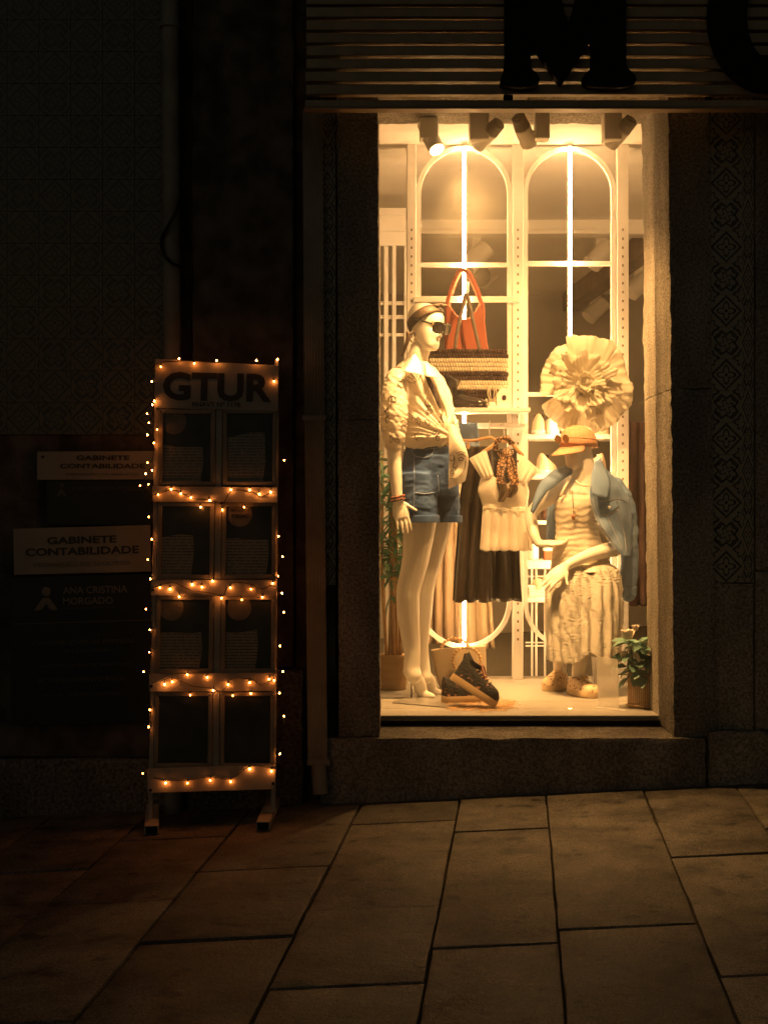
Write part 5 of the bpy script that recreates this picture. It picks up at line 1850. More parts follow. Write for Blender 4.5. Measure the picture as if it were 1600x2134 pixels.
# ------------------------------------------------------------ shoes
DY = 0.0
def shoe(root, loc, yaw, pitch, L=.25, W=.092, H=.075, sole=.028, mu='espadrille', ms='rope_sole', opening=True, roll=0, rise=.0, toe_cap=False):
    """heel at the origin, toe along +x; yaw about z, pitch lifts the heel"""
    rot = Matrix.Translation(Vector(loc)) @ Matrix.Rotation(yaw, 4, 'Z') @ Matrix.Rotation(pitch, 4, 'Y') @ Matrix.Rotation(roll, 4, 'X')
    def hw(t):
        return W / 2 * (.70 + .30 * math.sin(min(t, .62) / .62 * math.pi / 2)) * (1 - max(0, (t - .72) / .28) ** 2.2) ** .5 * min(1, (t / .06 + .25)) ** .5
    n = 22
    out = []
    for sd in (1, -1):
        for k in range(n):
            t = k / (n - 1) if sd > 0 else 1 - k / (n - 1)
            out.append(Vector((L * t, sd * hw(min(t, .995)), 0)))
    m = MB()
    rings = []
    for h, g in ((0, .96), (.004, 1.0), (sole - .003, 1.0), (sole, .97)):
        rings.append([rot @ Vector((p.x, p.y * g, h)) for p in out])
    m.loft(rings)
    so = m.build('sole', ms, root, smooth=True, angle=60)
    up = MB()
    rings = []
    for k in range(26):
        t = .02 + .96 * k / 25
        w = hw(t) * .96
        top = H * (1.0 - .50 * max(0, (t - .35) / .65) ** .8) if t > .35 else H * (1 + rise * (1 - t / .35))
        top *= (1 - max(0, (t - .86) / .14) ** 2 * .75)
        ring = []
        for j in range(13):
            a = math.pi * j / 12
            ring.append(rot @ Vector((L * t, w * math.cos(a), sole - .002 + top * math.sin(a) ** .8)))
        rings.append(ring)
    up.loft(rings, cap=True)
    uo = up.build('upper', mu, root, smooth=True, angle=60)
    if opening:
        op = []
        for k in range(16):
            a = 2 * math.pi * k / 16
            op.append(rot @ Vector((L * (.24 + .19 * math.cos(a)), W * .29 * math.sin(a), sole + H * (1.0 + rise * .3) + .002)))
        MB().prism(op, rot.to_3x3() @ Vector((0, 0, -.02))).build('opening', 'black_plastic', root)
    return rot
def shoe_from(root, heel, toe, **k):
    d = toe - heel
    yaw = math.atan2(d.y, d.x)
    pitch = -math.atan2(d.z, math.hypot(d.x, d.y))
    return shoe(root, heel, yaw, pitch, L=d.length, **k)
se1 = thing('espadrille', 'tan woven espadrille on the seated mannequin, the one set back', 'shoe', FP(1150, 1425), 'espadrilles of the seated mannequin')
toe1 = FP(1141, 1441) + Vector((0, 0, .002))
shoe_from(se1, toe1 + Vector((.095, .185, 0)), toe1, W=.098, H=.070, opening=False)
se2 = thing('espadrille', 'tan woven espadrille with ankle strap on the seated mannequin, nearest the glass', 'shoe', FP(1215, 1440), 'espadrilles of the seated mannequin')
toe2 = FP(1241, 1456) + Vector((0, 0, .002))
rt_ = shoe_from(se2, toe2 + Vector((-.088, .195, 0)), toe2, W=.102, H=.060, opening=False)
ak = P(1206, 1412, 7.06)
MB().tube([ak + Vector((.040 * math.cos(t), .040 * math.sin(t), .004 * math.cos(t))) for t in np.linspace(0, 2 * math.pi, 26)], .006, 8, ).build('ankle_strap', 'espadrille', se2, smooth=True)
MB().box(ak.x + .010, ak.x + .026, ak.y - .048, ak.y - .042, ak.z - .010, ak.z + .010, .002).build('buckle', 'gold', se2)
# stool under the seated mannequin
st = thing('stool', 'pale stool mostly hidden under the skirt of the seated mannequin', 'stool', FP(1220, 1420))
sc = P(1215, 1205, 7.40)
MB().lathe((sc.x, sc.y + .02, sc.z - .045), [(.16, 0), (.165, .01), (.165, .03), (.155, .035)], 28).build('seat', 'white', st, smooth=True, angle=40)
for k in range(4):
    a = math.pi / 4 + k * math.pi / 2
    MB().tube([(sc.x + .05 * math.cos(a), sc.y + .06 + .05 * math.sin(a), sc.z - .045), (sc.x + .045 + .05 * math.cos(a), sc.y + .09 + .05 * math.sin(a), FLOOR)], .011, 10).build('leg', 'white', st, smooth=True)
# ============================================================ PAPER FLOWER
M['paper'] = mat('crepe_paper', (0.82, 0.78, 0.68), 0.8, (0.75, 0.70, 0.59), 12, bump=.5, bscale=60)
thin(M['paper'], (.84, .78, .66), .40)
fc = P(1215, 800, 7.50)
FLW = thing('paper_flower', 'giant cream ruffled paper flower above the orange cap', 'paper flower', fc)
prg = random.Random(21)
def petal(ang, length, width, lift, start, curl, seed, ruff=.016, tilt=0.0):
    """fan-shaped petal with scalloped, ruffled rim; ang round the view axis"""
    ca, sa = math.cos(ang), math.sin(ang)
    rad, tan = Vector((ca, 0, sa)), Vector((-sa, 0, ca))
    fwd = Vector((0, -1, 0))
    nu, nv = 40, 18
    lobes = 5 + seed % 2.5
    def fn(u, v):
        # u across, v outward
        s_ = (u - .5) * 2
        w = width * (.22 + .78 * v ** .6)
        lob = abs(math.sin(u * math.pi * lobes + seed)) ** .6
        scal = 1 + .075 * lob * v ** 5 - .20 * abs(s_) ** 2.4 * v
        r = start + length * v * scal
        n1 = noise.noise(Vector((u * 3.4 + seed * 3.1, v * 2.0, seed)))
        n2 = noise.noise(Vector((u * 14 + seed, v * 1.5, seed * 2)))
        rf = ruff * v ** 1.4 * (1.7 * n1 + .35 * n2) + .25 * ruff * v ** 3 * math.cos(u * math.pi * lobes * 2 + seed * 2)
        out = lift * v - curl * v * v + tilt * s_ * v
        return fc + rad * (r + rf * .4) + tan * (w * .5 * s_ * (1 + .10 * n1)) + fwd * (out + rf - .03 * s_ * s_ * (1 - v))
    return MB().grid(fn, nu, nv).build('petal', 'paper', FLW, smooth=True, solid=.0012)
for k in range(7):
    petal(2 * math.pi * k / 7 + .35 + prg.uniform(-.2, .2), 0.182 + prg.uniform(-.030, .030), .275 + prg.uniform(-.06, .03), -.005 + prg.uniform(-.03, .03), .050, .03, k * 1.7 + .3, .030, prg.uniform(-.06, .06))
for k in range(8):
    petal(2 * math.pi * k / 8 + .7 + prg.uniform(-.4, .4), 0.135 + prg.uniform(-.045, .035), .185 + prg.uniform(-.05, .04), .055 + prg.uniform(-.04, .05), .045, .02, k * 2.3 + 9, .044, prg.uniform(-.08, .08))
for k in range(9):
    petal(2 * math.pi * k / 9 + .1 + prg.uniform(-.5, .5), .075 + prg.uniform(-.03, .03), .120 + prg.uniform(-.03, .03), .100 + prg.uniform(-.05, .05), .022, .03, k * 3.1 + 31, .036, prg.uniform(-.08, .08))
for k in range(7):
    petal(2 * math.pi * k / 7 + .8 + prg.uniform(-.5, .5), .050, .080, 0.095 + prg.uniform(-.02, .03), -.012, .0, k * 2.9 + 57, .022, prg.uniform(-.05, .05))
hm_ = MB().ball(fc + Vector((0, -.055, 0)), .040, 28, 20, (1, .8, 1))
hme_ = hm_.mesh('heart')
recalc(hme_)
displace(hme_, lambda p: .016 * (1 - 2.2 * abs(noise.noise(p * 26))) + .006 * noise.noise(p * 60))
mesh_obj('heart', hme_, 'paper', FLW)
MB().tube([fc + Vector((0, .03, 0)), fc + Vector((.06, .09, -.05))], .008, 8).build('stem', 'white', FLW, smooth=True)

# ============================================================ LEFT SHELF: BAGS, SHOES, CARDS
SHZ = HC + .541
M['yarn_brown'] = mat('yarn_brown', (0.036, 0.017, 0.012), 0.8, (0.06, 0.028, 0.018), 30, bump=.4, bscale=300)
M['yarn_cream'] = mat('yarn_cream', (0.68, 0.60, 0.46), 0.85, (0.58, 0.50, 0.37), 30, bump=.4, bscale=300)
M['bag_lining'] = mat('bag_lining', (0.06, 0.03, 0.022), 0.8)
M['felt_orange'] = weave('felt_orange', (0.30, 0.080, 0.042), (0.38, 0.108, 0.055), 220, bump=.25, dist=.001, distort=2)
M['strap_brown'] = mat('strap_brown', (0.09, 0.06, 0.04), 0.6, (0.13, 0.09, 0.06), 20)
BGY = 7.58
bag = thing('crochet_bag', 'large brown and cream striped crochet bag on the white shelf', 'bag', P(970, 855, BGY))
def bgp(px, py, Y=BGY): return P(px, py, Y)
zb = SHZ + .003
za = P(0, 729, BGY).z
bx0, bx1 = P(888, 0, BGY).x, P(1056, 0, BGY).x
def bagbody(mb_, inset, y0_, y1_):
    n = 44
    rings = []
    for k in range(9):
        v = k / 8
        z = zb + (za - zb) * v
        dp = (y1_ - y0_) / 2 * (1 - .35 * v)
        cx_, hw = (bx0 + bx1) / 2, (bx1 - bx0) / 2 - inset - .006 * math.sin(v * math.pi)
        rings.append([Vector((cx_ + hw * math.copysign(abs(math.cos(t)) ** .45, math.cos(t)), (y0_ + y1_) / 2 + dp * math.copysign(abs(math.sin(t)) ** .6, math.sin(t)), z)) for t in np.linspace(0, 2 * math.pi, n + 1)[:-1]])
    return mb_.loft(rings)
bagbody(MB(), .004, BGY - .055, BGY + .055).build('lining', 'bag_lining', bag, smooth=True, angle=50)
pattern = ['b', 'b', 'c', 'c', 'c', 'b', 'b', 'c', 'c', 'b', 'b', 'c', 'c']
nr = len(pattern)
for i, pc in enumerate(pattern):
    zc = za - (za - zb) * (i + .5) / nr
    h = (za - zb) / nr
    m = MB()
    v = 1 - (i + .5) / nr
    dpt = .055 * (1 - .35 * v)
    n = 30
    solid_row = (i in (7, 8))
    for k in range(n):
        u = (k + .5 + (.5 if i % 2 else 0)) / n
        if u > 1:
            continue
        x = bx0 + (bx1 - bx0) * u
        edge = 1 - abs(2 * u - 1) ** 6 * .9
        y = BGY - dpt * (edge ** .5) - .004
        m.ball((x, y, zc), 1.0, 7, 5, ((bx1 - bx0) / n * (.62 if solid_row else .54), .007, h * (.62 if solid_row else .56)))
    ro = m.build('crochet_row', 'yarn_cream' if pc == 'c' else 'yarn_brown', bag, smooth=True)
    ro['kind'] = 'stuff'
for hx0, hx1 in ((947, 1000),):
    hp = [bgp(hx0, 731, BGY - .055), bgp(953, 690, BGY - .05), bgp(964, 640, BGY - .04), bgp(971, 612, BGY - .03), bgp(979, 640, BGY - .04), bgp(990, 690, BGY - .05), bgp(hx1, 731, BGY - .055)]
    q = [Vector(a) for a in spline([tuple(a) for a in hp], 30)]
    MB().tube(q, .0095, 8, flat=.35).build('handle', 'strap_brown', bag, smooth=True)
# hook that carries the handles
hk = MB().tube([P(976, 588, 7.61), P(974, 610, 7.58), P(970, 628, 7.56), P(967, 640, 7.56)], [.006, .0055, .0055, .007], 8)
tag(hk.build('peg', 'white', None, smooth=True), 'pale wooden peg holding the bag handles before the left light tube', 'peg')
tote = thing('tote_bag', 'orange felt tote bag standing behind the striped crochet bag', 'bag', P(970, 850, 7.625))
tb_ = MB()
shape = [(925, 850), (1020, 850), (1019, 735), (1013, 700), (1010, 668), (1011, 648), (1008, 632), (1000, 628), (990, 648), (978, 662), (965, 665), (950, 655), (940, 640), (932, 630), (928, 640), (929, 665), (926, 700)]
tb_.prism([P(x, min(y, 846), 7.636) for x, y in shape], (0, .024, 0)).build('body', 'felt_orange', tote, bevel=.006)
for dy, dx in ((0, 0), (.026, 3)):
    q = [Vector(a) for a in spline([tuple(P(930 + dx, 640, 7.635 + dy)), tuple(P(939 + dx, 605, 7.635 + dy)), tuple(P(953 + dx, 570, 7.633 + dy)), tuple(P(963 + dx, 563, 7.632 + dy)), tuple(P(975 + dx, 570, 7.633 + dy)), tuple(P(992 + dx, 605, 7.635 + dy)), tuple(P(1006, 640, 7.635 + dy))], 32)]
    MB().tube(q, .011, 8, flat=.3).build('handle', 'felt_orange', tote, smooth=True)
M['patent'] = mat('black_patent', (0.018, 0.012, 0.010), 0.18, (0.03, 0.02, 0.015), 12, bump=.3, spec=.7)
ld1 = thing('dress_shoe', 'shiny dark brown shoe lying flat on the white shelf', 'shoe', P(970, 846, 7.51))
shoe_from(ld1, Vector((P(932, 0, 7.51).x, 7.53, SHZ + .002)), Vector((P(1016, 0, 7.51).x, 7.505, SHZ + .002)), W=.085, H=.068, sole=.014, mu='patent', ms='patent', opening=True, rise=.3)
ld2 = thing('dress_shoe', 'shiny dark brown shoe propped up on the other one on the shelf', 'shoe', P(945, 830, 7.53))
shoe_from(ld2, P(957, 792, 7.48) , Vector((P(925, 0, 7.51).x, 7.51, SHZ + .012)), W=.078, H=.062, sole=.012, mu='patent', ms='patent', opening=True)
M['card'] = mat('white_card', (0.88, 0.86, 0.82), 0.5)
cd = thing('display_card', 'white rounded card with a dark emblem on the white shelf', 'card', P(1050, 847, 7.5))
cpts = [P(1036, 846, 7.51), P(1064, 846, 7.51), P(1066, 832, 7.51), P(1065, 820, 7.51), P(1059, 811, 7.51), P(1050, 808, 7.51), P(1041, 811, 7.51), P(1036, 820, 7.51), P(1034, 832, 7.51)]
MB().prism(cpts, (0, .02, 0)).build('card', 'card', cd, bevel=.002)
MB().box(P(1016, 0, 7.5).x, P(1065, 0, 7.5).x, 7.5, 7.55, SHZ + .001, SHZ + .012, .001).build('base', 'card', cd)
MB().prism([P(1050 + 5 * math.cos(t), 829 + 6 * math.sin(t), 7.508) for t in np.linspace(0, 2 * math.pi, 9)[:-1]], (0, .001, 0)).build('emblem', 'yarn_brown', cd)
rb = thing('ear_ornament', 'small cream two-eared ornament beside the white rounded card', 'ornament', P(1024, 847, 7.51))
MB().box(P(1018, 0, 7.51).x, P(1032, 0, 7.51).x, 7.505, 7.52, SHZ + .0125, SHZ + .032, .003).build('block', 'card', rb)
for sx_ in (-1, 1):
    MB().tube([P(1025 + sx_ * (2 + 4 * t_ + 5 * math.sin(t_ * math.pi)), 838 - 34 * t_, 7.512) for t_ in np.linspace(0, 1, 8)] + [P(1025 + sx_ * 2.5, 836, 7.514)], .0035, 6).build('ear', 'yarn_cream', rb, smooth=True)

# ============================================================ CLOTHES ON THE RAIL
M['hanger'] = mat('hanger_wood', (0.50, 0.30, 0.14), 0.45, (0.42, 0.24, 0.11), 12)
M['bronze'] = mat('bronze_satin', (0.022, 0.013, 0.008), 0.45, (0.036, 0.022, 0.013), 6, spec=.4)
M['dark_satin'] = mat('dark_satin', (0.010, 0.007, 0.005), 0.42, (0.018, 0.012, 0.009), 5, spec=.6)
M['cream_rib'] = weave('cream_rib', (0.82, 0.75, 0.65), (0.90, 0.85, 0.76), 130, rot=(0, R(50), 0), bump=.5, dist=.002, distort=.8)
thin(M['cream_rib'], (.86, .79, .68), .25)
def pattern_scarf():
    m, nt, bs = new_mat('chain_print')
    N, L = nt.nodes, nt.links
    tc = N.new('ShaderNodeTexCoord')
    vo = N.new('ShaderNodeTexVoronoi')
    vo.feature = 'DISTANCE_TO_EDGE'
    vo.inputs['Scale'].default_value = 62
    L.new(tc.outputs['Object'], vo.inputs[0])
    rp = N.new('ShaderNodeValToRGB')
    rp.color_ramp.interpolation = 'CONSTANT'
    rp.color_ramp.elements[0].color = (.05, .025, .015, 1)
    rp.color_ramp.elements[1].position = .13
    rp.color_ramp.elements[1].color = (.52, .30, .16, 1)
    L.new(vo.outputs[0], rp.inputs[0])
    L.new(rp.outputs[0], bs.inputs['Base Color'])
    bs.inputs['Roughness'].default_value = .45
    return m
M['scarf_print'] = pattern_scarf()
RY = 7.66
def hanger(label, path, hook, Y, w=.008):
    t = thing('hanger', label, 'hanger', P(hook[0], hook[1], Y), 'hangers on the rail')
    q = [Vector(a) for a in spline([tuple(P(x, y, Yv)) for x, y, Yv in path], 26)]
    MB().tube(q, w, 10, flat=.8, dome=True).build('shoulder', 'hanger', t, smooth=True)
    hx, hy = hook
    c = P(hx, hy, Y)
    top = P(hx, 884, RY - .02)
    hq = [c, Vector((c.x, c.y + .02, (c.z + top.z) / 2)), top + Vector((-.004, -.008, -.01)), top + Vector((-.002, 0, .012)), top + Vector((.004, .03, .018)), top + Vector((.006, .045, -.002))]
    q = [Vector(a) for a in spline([tuple(a) for a in hq], 22)]
    MB().tube(q, .0022, 6).build('hook', 'steel', t, smooth=True)
    return t
hanger('wooden hanger with clips carrying the bronze skirt', [(962, 918, 7.54), (985, 918, 7.54), (1008, 914, 7.54), (1022, 912, 7.54), (1034, 917, 7.54), (1060, 921, 7.54)], (1020, 912), 7.54)
hanger('wooden hanger holding the cream peplum top and the scarf', [(1006, 942, 7.48), (1022, 932, 7.48), (1040, 918, 7.48), (1050, 914, 7.48), (1062, 920, 7.48), (1076, 936, 7.48), (1088, 948, 7.48)], (1050, 913), 7.48, .0095)
# bronze skirt: flared, deep folds
def flat_drape(rows, nu, nv, amp, folds, seed, thick=.004, ph=0.0):
    rr = spline(rows, nu)
    def fn(u, v):
        i = int(round(u * (nu - 1)))
        py, xl, xr, Y = rr[i]
        px = xl + (xr - xl) * v
        p = P(px, py, Y)
        g = .25 + .75 * u
        wv = math.sin(v * folds * 2 * math.pi + seed + 1.2 * noise.noise(Vector((v * 3, u * 1.2, seed))))
        p.y += amp * g * wv + amp * .6 * noise.noise(Vector((v * 6, u * 3, seed))) * g
        p.x += amp * .35 * g * math.cos(v * folds * 2 * math.pi + seed) * (0 if v in (0, 1) else 1)
        p.z += amp * .5 * u * wv * .4
        return p
    return MB().grid(fn, nu, nv)
bz = thing('bronze_skirt', 'long bronze satin skirt hanging in deep folds beside the denim shorts', 'skirt', P(975, 1255, 7.55))
flat_drape([(930, 968, 1024, 7.55), (975, 966, 1026, 7.55), (1060, 956, 1024, 7.54), (1150, 950, 1018, 7.535), (1254, 943, 1016, 7.53)], 40, 60, .026, 3.0, .6).build('cloth', 'bronze', bz, smooth=True, solid=.003)
for px in (975, 1030):
    c = P(px, 930, 7.535)
    MB().box(c.x - .008, c.x + .008, c.y - .010, c.y + .010, c.z - .014, c.z + .020, .002).build('clip', 'hanger', bz)
dk = thing('dark_skirt', 'dark brown satin skirt hanging behind the cream top', 'skirt', P(1045, 1255, 7.58))
flat_drape([(935, 1010, 1076, 7.59), (1000, 1006, 1078, 7.59), (1100, 1003, 1081, 7.58), (1180, 1000, 1083, 7.57), (1253, 997, 1087, 7.56)], 34, 50, .016, 2.4, 2.1).build('cloth', 'dark_satin', dk, smooth=True, solid=.003)
ct = thing('peplum_top', 'cream ribbed peplum top with wide gathered straps on a wooden hanger', 'top', P(1050, 1150, 7.48))
def strap_sheet(tl_, tr_, bl_, br_):
    def fn(u, v):
        a = np.array(tl_) * (1 - v) + np.array(tr_) * v
        c_ = np.array(bl_) * (1 - v) + np.array(br_) * v
        q = a * (1 - u) + c_ * u
        p = P(*q)
        p.y += .005 * math.sin(v * 22) * (.3 + u) - .020 * math.sin(v * math.pi) - .01 * math.sin(u * math.pi)
        return p
    return MB().grid(fn, 12, 26)
strap_sheet((977, 956, 7.45), (1012, 937, 7.48), (1004, 998, 7.43), (1028, 992, 7.425)).build('shoulder', 'cream_rib', ct, smooth=True, solid=.004)
strap_sheet((1083, 946, 7.48), (1125, 982, 7.45), (1073, 1002, 7.425), (1097, 1007, 7.435)).build('shoulder', 'cream_rib', ct, smooth=True, solid=.004)
nu = 26
topL = spline([(1002, 996), (996, 1023), (1002, 1042), (1006, 1056)], nu)
topR = spline([(1096, 1005), (1101, 1025), (1098, 1048), (1096, 1067)], nu)
def bod(u, v):
    i = int(round(u * (nu - 1)))
    q = topL[i] * (1 - v) + topR[i] * v
    y = q[1]
    sweet = 0
    if u < .999:
        sweet = (10 * math.exp(-((v - .5) / .13) ** 2) - 6 * math.exp(-((v - .22) / .13) ** 2) - 5 * math.exp(-((v - .78) / .13) ** 2)) * (1 - u)
    p = P(q[0], y + sweet, 7.455)
    bust = math.exp(-((v - .24) / .16) ** 2) + math.exp(-((v - .76) / .16) ** 2)
    p.y -= .030 * math.sin(math.pi * v) ** .6 + .026 * bust * math.sin(math.pi * min(1, u * 1.1 + .1))
    p.y += .004 * noise.noise(p * 22)
    return p
MB().grid(bod, nu, 34).build('bodice', 'cream_rib', ct, smooth=True, solid=.004)
pep = flat_drape([(1057, 1006, 1100, 7.425), (1085, 1004, 1103, 7.42), (1120, 1002, 1106, 7.415), (1147, 1000, 1108, 7.41)], 24, 110, .022, 5.4, 1.1)
pep.build('peplum', 'cream_rib', ct, smooth=True, solid=.003)
MB().tube([P(1005 + 95 * t_, 1056.5 + 10 * t_, 7.418 - .012 * math.sin(math.pi * t_)) for t_ in np.linspace(0, 1, 14)], .0030, 6).build('waist_seam', 'cream_rib', ct, smooth=True)
sf = thing('neck_scarf', 'chain-print brown scarf knotted round the hanger of the cream top', 'scarf', P(1050, 1040, 7.41))
lp = [P(1050 + 17 * math.cos(t), 930 + 17 * math.sin(t), 7.44 + .03 * math.sin(t)) for t in np.linspace(.5, 2 * math.pi - .3, 26)]
MB().tube(lp, [.016 + .004 * math.sin(k * 1.3) for k in range(26)], 10, flat=.55).build('loop', 'scarf_print', sf, smooth=True)
MB().ball(P(1055, 944, 7.415), .024, 12, 9, (1, .8, 1.1)).build('knot', 'scarf_print', sf, smooth=True)
def twist(path, w, folds, seed):
    q = spline(path, 30)
    def fn(u, v):
        i = int(round(u * 29))
        px, py, Y, ww = q[i]
        p = P(px + ww * (v - .5), py, Y)
        p.y += .010 * math.sin(v * folds + seed + u * 3) * (1 - .4 * u)
        return p
    return MB().grid(fn, 30, 10)
twist([(1054, 946, 7.41, 12), (1046, 965, 7.405, 18), (1042, 990, 7.4, 15), (1045, 1010, 7.4, 20), (1050, 1022, 7.4, 16), (1042, 1044, 7.4, 10)], .02, 7, 0).build('tail', 'scarf_print', sf, smooth=True, solid=.003)
twist([(1057, 946, 7.405, 12), (1064, 968, 7.4, 18), (1067, 990, 7.395, 22), (1072, 1008, 7.395, 16), (1064, 1022, 7.395, 14), (1060, 1036, 7.395, 8)], .02, 8, 1.5).build('tail', 'scarf_print', sf, smooth=True, solid=.003)
for a, b_ in (((1045, 1008, 7.392, 20), (1043, 1046, 7.392, 11)), ((1070, 1010, 7.388, 18), (1061, 1037, 7.388, 9))):
    twist([a, ((a[0] + b_[0]) / 2 + 4, (a[1] + b_[1]) / 2, a[2], (a[3] + b_[3]) / 2 + 3), b_], .02, 6, 2).build('tail_end', 'scarf_brown', sf, smooth=True, solid=.003)
jn = thing('folded_jeans', 'light blue jeans folded over the white rail under the shelf', 'jeans', P(970, 930, 7.63))
flat_drape([(882, 944, 994, 7.625), (900, 944, 996, 7.615), (933, 946, 998, 7.615)], 12, 16, .006, 1.2, 0).build('leg', 'denim_light', jn, smooth=True, solid=.016)
# tan dresses behind
M['tan_cloth'] = mat('tan_cloth', (0.24, 0.17, 0.105), 0.8, (0.18, 0.125, 0.075), 5, bump=.2)
td = thing('tan_dress', 'tan dress hanging in the shop behind the mannequin legs', 'dress', P(915, 1345, 7.93))
flat_drape([(930, 868, 945, 7.94), (1060, 862, 950, 7.94), (1200, 856, 952, 7.93), (1340, 850, 955, 7.92)], 30, 60, .030, 4.5, .3).build('cloth', 'tan_cloth', td, smooth=True, solid=.003)
M['pale_cloth'] = mat('pale_cloth', (0.46, 0.36, 0.24), 0.7, (0.38, 0.29, 0.18), 6)
td2 = thing('pale_dress', 'pale dress hanging by the lower end of the left light tube', 'dress', P(985, 1345, 8.03))
flat_drape([(930, 950, 1010, 8.04), (1150, 946, 1018, 8.03), (1350, 940, 1030, 8.01)], 26, 50, .022, 3.4, 1.3).build('cloth', 'pale_cloth', td2, smooth=True, solid=.003)
M['rust_cloth'] = mat('rust_cloth', (0.05, 0.020, 0.012), 0.8, (0.035, 0.014, 0.009), 6)
rc = thing('rust_coat', 'rust brown coat hanging in the shop by the right stone jamb', 'coat', P(1322, 1265, 8.03))
flat_drape([(880, 1312, 1360, 8.04), (1000, 1306, 1365, 8.03), (1150, 1304, 1368, 8.03), (1262, 1308, 1366, 8.03)], 24, 40, .022, 3, .2).build('cloth', 'rust_cloth', rc, smooth=True, solid=.003)

# ============================================================ RIGHT SHELVES
SB = FY + .05
def shz(py): return HC + (CY - py) * (FY + .045) / FPX
def sxp(px, Y=7.8): return (px - CX) * Y / FPX
M['pink_shoe'] = mat('pale_leather', (0.66, 0.52, 0.38), 0.45, (0.60, 0.46, 0.33), 9)
for label, px, py, yaw, mu in (('pale sneaker heel-on on the top right shelf, next to the centre post', 1120, 905, 82, 'pink_shoe'), ('white sneaker on the top right shelf left of the orange cap', 1152, 905, 95, 'card'),
                               ('pale shoe on the second right shelf between cream top and jacket', 1126, 988, 70, 'pink_shoe'), ('pale shoe on the second right shelf by the right post', 1252, 988, 110, 'pink_shoe')):
    t = thing('sneaker', label, 'shoe', (sxp(px), 7.8, shz(py)), 'shoes on the right shelves')
    shoe(t, (sxp(px), 7.77, shz(py) + .002), R(yaw), 0, L=.24, W=.088, H=.075, sole=.022, mu=mu, ms='card', rise=.25)
hbg = thing('small_handbag', 'pale handbag on the top right shelf half hidden by the flower', 'bag', (sxp(1250), 7.83, shz(905)))
rings = []
for v in np.linspace(0, 1, 7):
    hw, dp = .055 * (1 - .18 * v), .03 * (1 - .4 * v)
    rings.append([Vector((sxp(1250) + hw * math.copysign(abs(math.cos(t)) ** .6, math.cos(t)), 7.83 + dp * math.copysign(abs(math.sin(t)) ** .6, math.sin(t)), shz(905) + .001 + .10 * v)) for t in np.linspace(0, 2 * math.pi, 25)[:-1]])
MB().loft(rings).build('body', 'pink_shoe', hbg, smooth=True, angle=50)
MB().tube([(sxp(1250) + .04 * math.cos(t), 7.83, shz(905) + .098 + .05 * math.sin(t)) for t in np.linspace(0, math.pi, 14)], .004, 6).build('handle', 'strap_brown', hbg, smooth=True)
vs_ = thing('vase', 'russet vase on the third right shelf behind the mannequin arm', 'vase', (sxp(1140), 7.81, shz(1085)))
MB().lathe((sxp(1140), 7.81, shz(1085) + .001), [(.022, 0), (.036, .02), (.038, .045), (.022, .075), (.016, .09), (.02, .096)], 20).build('body', 'rust_cloth', vs_, smooth=True)
jr = thing('jar', 'white cylindrical jar on the right shelf under the mannequin elbow', 'jar', (sxp(1109), 7.78, shz(1168)))
MB().lathe((sxp(1109), 7.78, shz(1168) + .001), [(.027, 0), (.031, .004), (.031, .078), (.027, .084), (.024, .086)], 24).build('body', 'card', jr, smooth=True, angle=40)
bxx = thing('gift_box', 'small white and orange box on the right shelf below the mannequin hand', 'box', (sxp(1145), 7.8, shz(1168)))
MB().box(sxp(1133), sxp(1156), 7.78, 7.84, shz(1168) + .001, shz(1168) + .05, .002).build('box', 'felt_orange', bxx)
MB().box(sxp(1132), sxp(1157), 7.778, 7.842, shz(1168) + .0505, shz(1168) + .066, .002).build('lid', 'card', bxx)
clo = thing('cloche', 'small pale dome on the lower right shelf left of the knit skirt', 'dome', (sxp(1117), 7.78, shz(1246)))
MB().ball((sxp(1120), 7.78, shz(1246) + .070), .036, 20, 12, (1, 1, .95)).build('dome', 'pink_shoe', clo, smooth=True)
MB().box(sxp(1098), sxp(1142), 7.752, 7.84, shz(1246) + .052, shz(1246) + .066, .002).build('tray', 'white', clo)
for k in range(4):
    bk = MB().box(sxp(1102) + .002 * (k % 2), sxp(1141), 7.76, 7.84, shz(1246) + .001 + .0125 * k, shz(1246) + .0115 + .0125 * k, .001)
    tag(bk.build('book', 'card' if k % 2 else 'white_wall', None), ['bottom thin book of the small pile under the pale dome', 'second thin book from the bottom under the pale dome', 'third thin book from the bottom under the pale dome', 'top thin book of the small pile under the pale dome'][k], 'book', 'books under the dome')
# white chair legs seen through the lower right arch
wr = thing('white_rack', 'white slim-legged rack seen through the lower right arch', 'rack', (sxp(1115), 7.98, FLOOR))
for px in (1108, 1117, 1135, 1160, 1240, 1275):
    MB().box(sxp(px, 7.98) - .006, sxp(px, 7.98) + .006, 7.975, 7.987, HC - 1.25, shz(1180), .001).build('leg', 'white', wr)
for py in (1200, 1338, 1345):
    MB().box(sxp(1095, 7.98), sxp(1290, 7.98), 7.988, 7.998, HC + (CY - py) * 7.98 / FPX - .008, HC + (CY - py) * 7.98 / FPX, .001).build('rail', 'white', wr)

